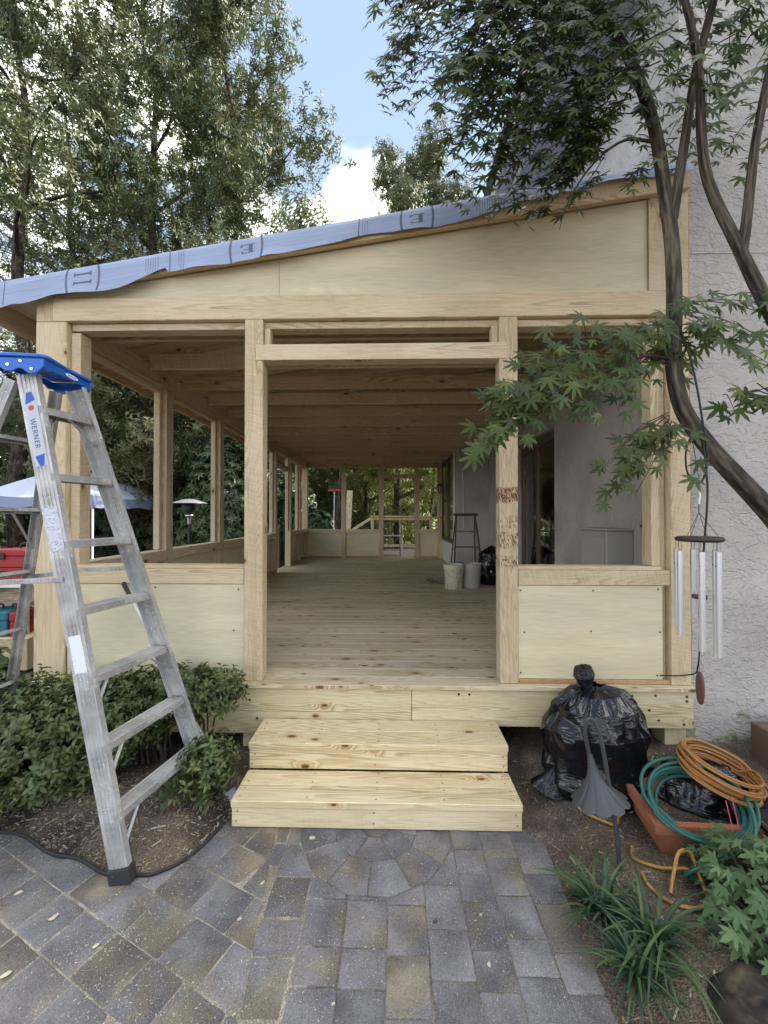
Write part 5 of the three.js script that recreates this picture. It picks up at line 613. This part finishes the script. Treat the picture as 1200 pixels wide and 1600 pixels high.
// ================================================================ trees behind
const oakSpray = [sprayGeo(801, 13, 0.42, 0.17, 0.062, true, 0.35), sprayGeo(802, 12, 0.38, 0.16, 0.058, true, 0.1), sprayGeo(803, 13, 0.46, 0.18, 0.055, true, 0.6)];
const oakMat = [leafMat(0.13, 0.17, 0.08, 0.55, 0.45), leafMat(0.155, 0.185, 0.09, 0.55, 0.45), leafMat(0.11, 0.15, 0.075, 0.52, 0.45), leafMat(0.23, 0.28, 0.085, 0.55, 0.5)];
function tree(name, label, [bx, bz], H, spread, r0, seed, nSpray, o = {}) {
  const by = groundH(bx, bz) - 0.1, t = thing(name, label, 'tree', [bx, by, bz], o.group ?? 'tall trees behind the porch'), g = rng(seed), R = () => g() - 0.5, wood_ = [], ends = [];
  const lean = o.lean ?? [R() * 0.1, R() * 0.1], tp = [], tr = []; for (let i = 0; i <= 7; i++) { const f = i / 7; tp.push(V(lean[0] * H * f * f + R() * 0.02 * H * (i ? 1 : 0), H * 0.9 * f, lean[1] * H * f * f + R() * 0.02 * H * (i ? 1 : 0))); tr.push(r0 * (1 - 0.86 * f)); }
  part(t, 'trunk', limb(tp, tr, 10, 3, 2), M.bark); const tc = new THREE.CatmullRomCurve3(tp), low = o.low ?? 0.25, nL = o.limbs ?? 15;
  for (let i = 0; i < nL; i++) { const f = lerp(low, 0.97, (i + 0.3 * g()) / nL), s = tc.getPoint(f), az = i * 2.4 + R() * 0.9 + (o.az ?? 0), k = Math.sin(Math.PI * clamp(0.18 + 0.75 * (f - low) / (1 - low))), len = spread * (0.55 + 0.45 * k) * (0.8 + 0.4 * g()), up = lerp(0.12, 0.9, f) + R() * 0.2, d = V(Math.cos(az), up, Math.sin(az)).normalize(), pts = [s], rr = r0 * (1 - 0.86 * f) * 0.55; let p = s; for (let q = 1; q <= 4; q++) { p = p.clone().addScaledVector(d, len / 4).add(V(R() * len * 0.10, R() * len * 0.10, R() * len * 0.10)); pts.push(p); } wood_.push(limb(pts, [rr, rr * 0.75, rr * 0.5, rr * 0.3, rr * 0.12], 7, 3));
    const c = new THREE.CatmullRomCurve3(pts); for (let q = 0; q < 6; q++) { const b = c.getPoint(0.3 + 0.7 * (q + g()) / 6), e = b.clone().add(V(R() * 1.1, R() * 0.6 + 0.1 - (o.droop ?? 0), R() * 1.1).multiplyScalar(spread * 0.34)); wood_.push(limb([b, b.clone().lerp(e, 0.5).add(V(R() * 0.1, 0.1, R() * 0.1)), e], [rr * 0.25, rr * 0.16, 0.006], 5, 2)); ends.push(e, b.clone().lerp(e, 0.55)); } ends.push(p); }
  part(t, 'limbs', mergeGeometries(wood_), M.bark);
  const cr = (o.clump ?? 0.16) * spread; const crown = new THREE.Group(); crown.name = 'crown'; t.add(crown);
  oakSpray.forEach((geo, k) => { const [ms, cs] = scatter(Math.round(nSpray / 3), r => { const e = ends[Math.floor(r() * ends.length)], u = V(r() + r() + r() - 1.5, r() + r() + r() - 1.5, r() + r() + r() - 1.5); return [e.clone().addScaledVector(u, cr * 1.25), u.normalize()]; }, (o.leaf ?? 1) * 0.8, (o.leaf ?? 1) * 1.25, o.up ?? -0.1, seed * 7 + k, 0.35); stuffed(crown, 'foliage', geo, oakMat[o.mat ?? k], ms, cs); });
  return t;
}
tree('oak_tree', 'tall grey-barked tree behind the blue canopy tent with spreading bare lower limbs', [-12.3, -10.2], 24, 5.4, 0.27, 21, 3400, { low: 0.16, limbs: 20, az: 0.4, clump: 0.13 });
tree('oak_tree', 'tall tree with drooping narrow leaves rising behind the porch eave', [-10.6, -14.2], 29, 5.4, 0.32, 22, 5600, { low: 0.15, limbs: 24, droop: 0.25 });
tree('oak_tree', 'tall leafy tree whose crown edge meets the open sky above the porch roof', [-6.5, -13.6], 30, 3.9, 0.26, 23, 6200, { low: 0.16, limbs: 26, droop: 0.25, lean: [-0.02, 0.02] });
tree('oak_tree', 'broad tree filling the gap between the two tall trunks behind the tent', [-15.5, -17], 25, 5.6, 0.3, 24, 3800, { low: 0.2, limbs: 17 });
tree('understory_tree', 'lower leafy tree below the tall crowns behind the canopy tent', [-9.6, -18.5], 11, 4.2, 0.16, 25, 4200, { low: 0.12, limbs: 15 });
tree('understory_tree', 'yellow-green leafy tree hanging over the left porch windows', [-8.2, -10.8], 7.5, 3.0, 0.12, 26, 3000, { low: 0.25, limbs: 12, mat: 1 });
tree('oak_tree', 'distant tree top showing above the porch roof beside the house eave', [2.0, -21.5], 28, 3.4, 0.22, 27, 4400, { low: 0.58, limbs: 14 });
tree('forest_tree', 'straight dark-trunked tree seen through the far porch doorway', [0.30, -18.2], 15, 4.0, 0.24, 28, 2400, { low: 0.22, limbs: 15, mat: 3, group: 'trees beyond the far porch wall' });
tree('forest_tree', 'bright yellow-green tree behind the rear deck railing', [-1.6, -22], 14, 4.6, 0.16, 29, 4600, { low: 0.05, limbs: 16, mat: 3, group: 'trees beyond the far porch wall' });
tree('forest_tree', 'thin-trunked tree beside the lantern end of the far porch wall', [1.9, -17.5], 12, 2.0, 0.10, 30, 500, { low: 0.08, limbs: 12, mat: 3, group: 'trees beyond the far porch wall' });
tree('forest_tree', 'dark green tree behind the far left porch window', [-4.6, -19.5], 15, 4.6, 0.2, 31, 4600, { low: 0.05, limbs: 16, group: 'trees beyond the far porch wall' });
tree('forest_tree', 'feathery tree closing the view behind the rear stairs', [-7.0, -26], 16, 5.2, 0.2, 32, 4000, { low: 0.04, limbs: 16, group: 'trees beyond the far porch wall' });
tree('forest_tree', 'pale tree farthest back behind the straight dark trunk', [-0.5, -32], 17, 5.6, 0.2, 33, 4200, { low: 0.04, limbs: 16, mat: 3, group: 'trees beyond the far porch wall' });
// far wood that reads as one mass
{ const [ms, cs] = scatter(15000, r => { const a = lerp(Math.PI * 0.98, Math.PI * 1.62, r()), R = lerp(27, 40, r()), p = V(-3 + Math.cos(a) * R, -0.6 + Math.pow(r(), 1.3) * 11, -4 + Math.sin(a) * R); return [p, V(0, 0.3, 0.5)]; }, 2.2, 4.2, 0.1, 991, 0.4); tag(stuffed(scene, 'far_wood', oakSpray[0], oakMat[2], ms, cs), 'distant green woodland closing the view behind the trees', 'woodland'); }
// ---------------------------------------------------------------- rhododendrons along the garden
const rhodo = [rosetteGeo(901, 9, 0.17, 0.055), rosetteGeo(902, 8, 0.15, 0.05)], rhodoMat = [leafMat(0.06, 0.10, 0.05, 0.25, 0.34), leafMat(0.085, 0.13, 0.058, 0.28, 0.34)];
function rhododendron(label, x, z, rx, h, rz, n, seed, mat = 0) { const by = groundH(x, z), o = thing('rhododendron', label, 'shrub', [x, by, z], 'big evergreen shrubs along the garden'), g = rng(seed), st = []; for (let i = 0; i < 9; i++) { const a = g() * 6.28, k = 0.3 + g() * 0.5; st.push(limb([V((g() - 0.5) * 0.4, -0.05, (g() - 0.5) * 0.4), V(Math.cos(a) * rx * k * 0.4, h * 0.35, Math.sin(a) * rz * k * 0.4), V(Math.cos(a) * rx * k, h * (0.5 + 0.4 * g()), Math.sin(a) * rz * k)], [0.05, 0.035, 0.01], 6, 3)); } part(o, 'stems', mergeGeometries(st), M.bark);
  rhodo.forEach((geo, k) => { const [ms, cs] = scatter(n / 2, r => { const w = shellPoint(r, 0, h * 0.48, 0, rx, h * 0.56, rz, 0.6, seed); return w[0].y < 0.1 ? null : w; }, 0.8, 1.35, 0.55, seed + k, 0.25); stuffed(o, 'foliage', geo, rhodoMat[(mat + k) % 2], ms, cs); }); }
rhododendron('glossy dark rhododendron behind the canopy tent', -11.5, -13.0, 2.6, 3.6, 1.8, 2600, 41);
rhododendron('glossy rhododendron rising between tent and patio heater', -7.6, -12.4, 2.2, 3.3, 1.6, 2600, 42);
rhododendron('tallest glossy rhododendron behind the patio heater', -5.7, -10.8, 1.7, 4.6, 1.4, 3200, 43);
rhododendron('rhododendron filling the rear left porch windows', -4.6, -13.0, 1.7, 3.9, 1.5, 2600, 44, 1);
rhododendron('low bright shrub beside the rear porch stairs', -3.5, -14.6, 1.2, 2.2, 1.1, 1700, 45, 1);
rhododendron('rhododendron at the left end of the garden behind the tool boxes', -14.5, -8.0, 2.2, 3.0, 1.8, 1800, 46);
rhododendron('light green shrub seen under the slanting stair rail', -2.9, -11.6, 0.75, 1.9, 0.7, 1400, 47, 1);
rhododendron('low evergreen shrub at the foot of the tool table', -3.9, -0.4, 0.7, 0.75, 0.6, 900, 48);
// ================================================================ canopy tent
{
  const t = thing('canopy_tent', 'pale blue pop-up canopy tent with darker hanging valance beside the porch', 'tent', [-9.3, -0.26, -8.96]), fab = new THREE.MeshPhysicalMaterial({ color: C(0.60, 0.66, 0.82), roughness: 0.7, transmission: 0.25, thickness: 0, side: THREE.DoubleSide, bumpMap: stuccoC, bumpScale: 0.004 }), val = new THREE.MeshPhysicalMaterial({ color: C(0.27, 0.33, 0.50), roughness: 0.75, transmission: 0.12, thickness: 0, side: THREE.DoubleSide }), h = 1.66, E = 2.42, K = 3.5;
  for (let f = 0; f < 4; f++) { const tb = new TB(), n = 16; for (let j = 0; j <= n; j++) for (let i = 0; i <= n; i++) { const v = j / n, u = (i / n * 2 - 1) * v, y = lerp(K, E, v) - 0.03 * Math.sin(Math.PI * v) + 0.02 * Math.sin(u * 9 + f) * v; tb.v(u * h, y - (1 - Math.abs(i / n * 2 - 1)) * 0.05 * v, v * h, u, v); } for (let j = 0; j < n; j++) for (let i = 0; i < n; i++) { const a = j * (n + 1) + i; tb.q(a, a + n + 1, a + n + 2, a + 1); } part(t, 'roof_panel', tb.geo(), fab).rotation.y = f * Math.PI / 2;
    const w = new TB(); for (let i = 0; i <= 40; i++) { const x = (i / 40 * 2 - 1) * h, dz = 0.012 * Math.sin(i * 1.3 + f); w.v(x, E - (1 - Math.abs(i / 40 * 2 - 1)) * 0.05 + 0.0, h + 0.004, i, 0); w.v(x, E - 0.30 - 0.02 * Math.sin(i * 0.5), h + 0.01 + dz, i, 1); } for (let i = 0; i < 40; i++) w.q(i * 2, i * 2 + 1, i * 2 + 3, i * 2 + 2); part(t, 'valance', w.geo(), val).rotation.y = f * Math.PI / 2; }
  for (const [x, z] of [[-1, -1], [1, -1], [1, 1], [-1, 1]]) part(t, 'leg', cbox(0.04, E, 0.04, 0.004), M.white).position.set(x * 1.62, E / 2, z * 1.62);
}
// ================================================================ patio heater
{
  const t = thing('patio_heater', 'mushroom patio heater with silver reflector hood and black burner', 'patio heater', [-4.93, -0.27, -6.86]); part(t, 'hood', lathe([[0, 2.32], [0.12, 2.31], [0.40, 2.22], [0.41, 2.21], [0.39, 2.215], [0.1, 2.29], [0, 2.295]], 40), std(C(0.62, 0.63, 0.65), { roughness: 0.35, metalness: 0.8, side: THREE.DoubleSide })); part(t, 'burner', lathe([[0, 2.22], [0.13, 2.21], [0.14, 2.06], [0.08, 1.98], [0.06, 1.96], [0, 1.96]], 24), M.black); part(t, 'collar', lathe([[0.045, 1.97], [0.10, 1.93], [0.10, 1.9], [0.05, 1.86], [0.045, 1.72]], 24), M.chrome); part(t, 'pole', cyl(V(0, 0.7, 0), V(0, 1.9, 0), 0.035), M.black); part(t, 'tank_housing', lathe([[0, 0.04], [0.23, 0.04], [0.22, 0.6], [0.18, 0.74], [0.04, 0.78], [0, 0.78]], 28), M.black); part(t, 'base', lathe([[0, 0.0], [0.26, 0.0], [0.27, 0.03], [0.24, 0.05], [0, 0.05]], 28), M.black);
}
// ================================================================ work table with tool boxes left of the ladder
{
  const gy = -0.2, tb = thing('work_table', 'folding table with light top holding red tool boxes', 'table', [-4.95, gy, -2.5]); board(tb, 'table_top', -0.9, 0.55, 0.96, 1.0, -0.4, 0.4, M.white, 0.006); for (const x of [-0.8, 0.45]) for (const z of [-0.33, 0.33]) part(tb, 'leg', cyl(V(x, 0, z), V(x, 0.96, z), 0.015), M.aluDull);
  const red = std(C(0.32, 0.012, 0.014), { roughness: 0.45 }), red2 = std(C(0.24, 0.01, 0.014), { roughness: 0.5 });
  const box = (name, label, x, y, z, w, h, d, m, latches = true) => { const o = thing(name, label, 'tool box', [x, y, z]); const b = board(o, 'body', -w / 2, w / 2, 0, h * 0.62, -d / 2, d / 2, m, 0.012), l = board(o, 'lid', -w / 2 - 0.006, w / 2 + 0.006, h * 0.63, h, -d / 2 - 0.006, d / 2 + 0.006, m, 0.014); if (latches) for (const s of [-0.3, 0.3]) board(o, 'latch', s * w - 0.03, s * w + 0.03, h * 0.42, h * 0.82, d / 2 + 0.007, d / 2 + 0.02, M.black, 0.004); part(o, 'handle', tube([V(-w * 0.2, h, 0), V(-w * 0.18, h + 0.05, 0), V(w * 0.18, h + 0.05, 0), V(w * 0.2, h, 0)], 0.012, 20, 8), M.black); return o; };
  box('tool_box', 'wide red tool box at the bottom of the stack on the table', -4.72, gy + 1.0, -2.4, 0.52, 0.19, 0.36, red2); box('tool_box', 'red tool box with black handle on top of another', -4.72, gy + 1.192, -2.4, 0.52, 0.23, 0.36, red);
  board(thing('crate', 'low wooden crate under the work table carrying teal tool cases', 'crate', [-4.75, gy, -2.2]), 'slab', -0.5, 0.4, 0.0, 0.38, -0.25, 0.2, M.tan[0], 0.006);
  const teal = std(C(0.015, 0.14, 0.20), { roughness: 0.5 }); box('tool_case', 'upright teal tool case on the crate next to a red case', -4.72, gy + 0.382, -2.22, 0.14, 0.30, 0.34, teal, false); box('tool_case', 'larger teal tool case standing on the crate', -4.9, gy + 0.382, -2.22, 0.16, 0.30, 0.34, teal, false); box('tool_case', 'narrow red tool case beside the teal cases', -4.58, gy + 0.382, -2.22, 0.09, 0.29, 0.34, red, false);
  const co = thing('cooler', 'white cooler box standing under the far edge of the canopy tent', 'cooler', [-6.1, gy - 0.05, -5.2]); board(co, 'body', -0.35, 0.3, 0, 0.85, -0.25, 0.25, M.white, 0.02); board(co, 'lid', -0.36, 0.31, 0.855, 0.95, -0.26, 0.26, M.white, 0.02); board(co, 'latch', -0.06, 0.02, 0.75, 0.9, 0.262, 0.275, M.aluDull);
  const cl = part(scene, 'folded_cloth', bagGeo([[0.01, 0, 0], [0.2, 0.01, 0.2], [0.2, 0.08, 0.6], [0.08, 0.13, 0.9], [0.01, 0.13, 1]], 321, 1, 0.8, 0.5, 60, 40), std(C(0.10, 0.13, 0.28), { roughness: 0.9 })); cl.position.set(-5.55, 0.62, -4.6); tag(cl, 'crumpled dark blue cloth heaped on a side table near the cooler', 'cloth');
  const st = thing('side_table', 'small white side table under the blue cloth near the tent', 'table', [-5.5, gy - 0.05, -4.6]); board(st, 'table_top', -0.35, 0.6, 0.83, 0.86, -0.25, 0.25, M.white, 0.006); for (const x of [-0.3, 0.55]) for (const z of [-0.2, 0.2]) part(st, 'leg', cyl(V(x, 0, z), V(x, 0.83, z), 0.014), M.white);
}
// ================================================================ rear deck beyond the porch
{
  const d = thing('rear_deck', 'rear timber deck with railing and stairs beyond the far porch wall', 'deck'); for (let k = 0, z = ZB - 0.16; z > -10.5; k++, z -= 0.1415) board(d, 'deck_board', -0.75, 1.285, DK - 0.028, DK - 0.001, z - 0.1365, z, pick(M.deck), 0.004);
  const Z = -10.42; for (const x of [-0.68, 1.24]) board(d, 'railing_post', x - 0.045, x + 0.045, 0.0, 1.6, Z - 0.045, Z + 0.045, M.step[0], 0.004); board(d, 'top_rail', -0.75, 1.285, 1.602, 1.64, Z - 0.07, Z + 0.07, M.step[1], 0.004); board(d, 'upper_rail', -0.634, 1.194, 1.50, 1.585, Z - 0.02, Z + 0.02, M.step[2]); board(d, 'lower_rail', -0.634, 1.194, 0.62, 0.705, Z - 0.02, Z + 0.02, M.step[2]); board(d, 'rim_board', -0.78, 1.285, 0.25, DK - 0.03, -10.56, -10.525, M.rim[0]);
  for (let x = -0.56; x < 1.19; x += 0.105) part(d, 'baluster', cyl(V(x, 0.706, Z), V(x, 1.499, Z), 0.010, 0.010, 8), M.black);
  const A = V(-0.73, 1.56, Z), B = V(-2.3, 0.55, Z); bar(d, 'stair_rail', A, B, 0.09, 0.04, M.step[1]); bar(d, 'stair_rail', A.clone().add(V(0, -0.75, 0)), B.clone().add(V(0, -0.75, 0)), 0.09, 0.04, M.step[2]); for (let k = 1; k < 14; k++) { const p = A.clone().lerp(B, k / 14); part(d, 'baluster', cyl(V(p.x, p.y - 0.71, Z), V(p.x, p.y - 0.04, Z), 0.010, 0.010, 8), M.black); } board(d, 'railing_post', -2.36, -2.27, -0.2, 0.65, Z - 0.045, Z + 0.045, M.step[0]); for (let k = 0; k < 3; k++) board(d, 'stair_tread', -1.05 - k * 0.28, -0.785 - k * 0.28, 0.33 - k * 0.17, 0.365 - k * 0.17, -10.4, -9.4, pick(M.deck));
  const w = thing('work_stand', 'folding metal work stand standing on the rear deck', 'work stand', [-0.04, DK, -8.55]), m = std(C(0.20, 0.22, 0.25), { roughness: 0.4, metalness: 0.5 }); board(w, 'top', -0.25, 0.25, 0.53, 0.56, -0.18, 0.18, std(C(0.42, 0.45, 0.50), { roughness: 0.4, metalness: 0.3 }), 0.006); for (const s of [-1, 1]) { bar(w, 'leg', V(s * 0.22, 0.53, 0.12), V(s * 0.25, 0, 0.22), 0.03, 0.03, m, V(0, 0, 1)); bar(w, 'leg', V(s * 0.22, 0.53, -0.12), V(s * 0.25, 0, -0.22), 0.03, 0.03, m, V(0, 0, 1)); bar(w, 'side_bar', V(s * 0.245, 0.14, 0.19), V(s * 0.245, 0.14, -0.19), 0.025, 0.02, m); } bar(w, 'cross_bar', V(-0.24, 0.16, 0.18), V(0.24, 0.16, 0.18), 0.03, 0.02, m); bar(w, 'cross_bar', V(-0.22, 0.16, 0.17), V(0.2, 0.5, 0.13), 0.025, 0.015, m, V(0, 0, 1));
  const b = thing('push_broom', 'upturned push broom with red edged black head on white pole', 'broom', [-1.85, -0.1, -9.6]); part(b, 'pole', cyl(V(0, 0, 0), V(0.03, 2.5, -0.08), 0.018), M.white); board(b, 'head', -0.17, 0.22, 2.5, 2.56, -0.12, -0.04, std(C(0.45, 0.06, 0.03)), 0.01); board(b, 'bristles', -0.16, 0.21, 2.563, 2.68, -0.11, -0.05, M.black, 0.004);
  tree('forest_tree', 'dark rough trunk standing behind the upturned push broom', [-1.78, -11.0], 12, 2.6, 0.14, 61, 1400, { low: 0.5, limbs: 10, group: 'trees beyond the far porch wall' });
  const lp = part(scene, 'leaning_board', cbox(0.2, 2.6, 0.04, 0.004), M.step[2]); lp.position.set(-1.52, 1.2, -10.75); lp.rotation.z = -0.05; tag(lp, 'pale plank leaning upright beside the dark trunk behind the broom', 'plank');
  const hr = thing('handrail', 'dark brown slanting handrail outside the left side porch door', 'handrail', [-2.5, 0, -5.6]); bar(hr, 'rail', V(0.02, 1.42, -0.45), V(-1.5, 0.62 + 0.0, -0.45), 0.07, 0.045, M.darkPost); board(hr, 'post', -1.53, -1.44, -0.3, 0.6, -0.495, -0.405, M.darkPost); board(hr, 'post', -0.08, 0.01, -0.2, 1.38, -0.495, -0.405, M.darkPost);
}
renderer.render(scene, camera);
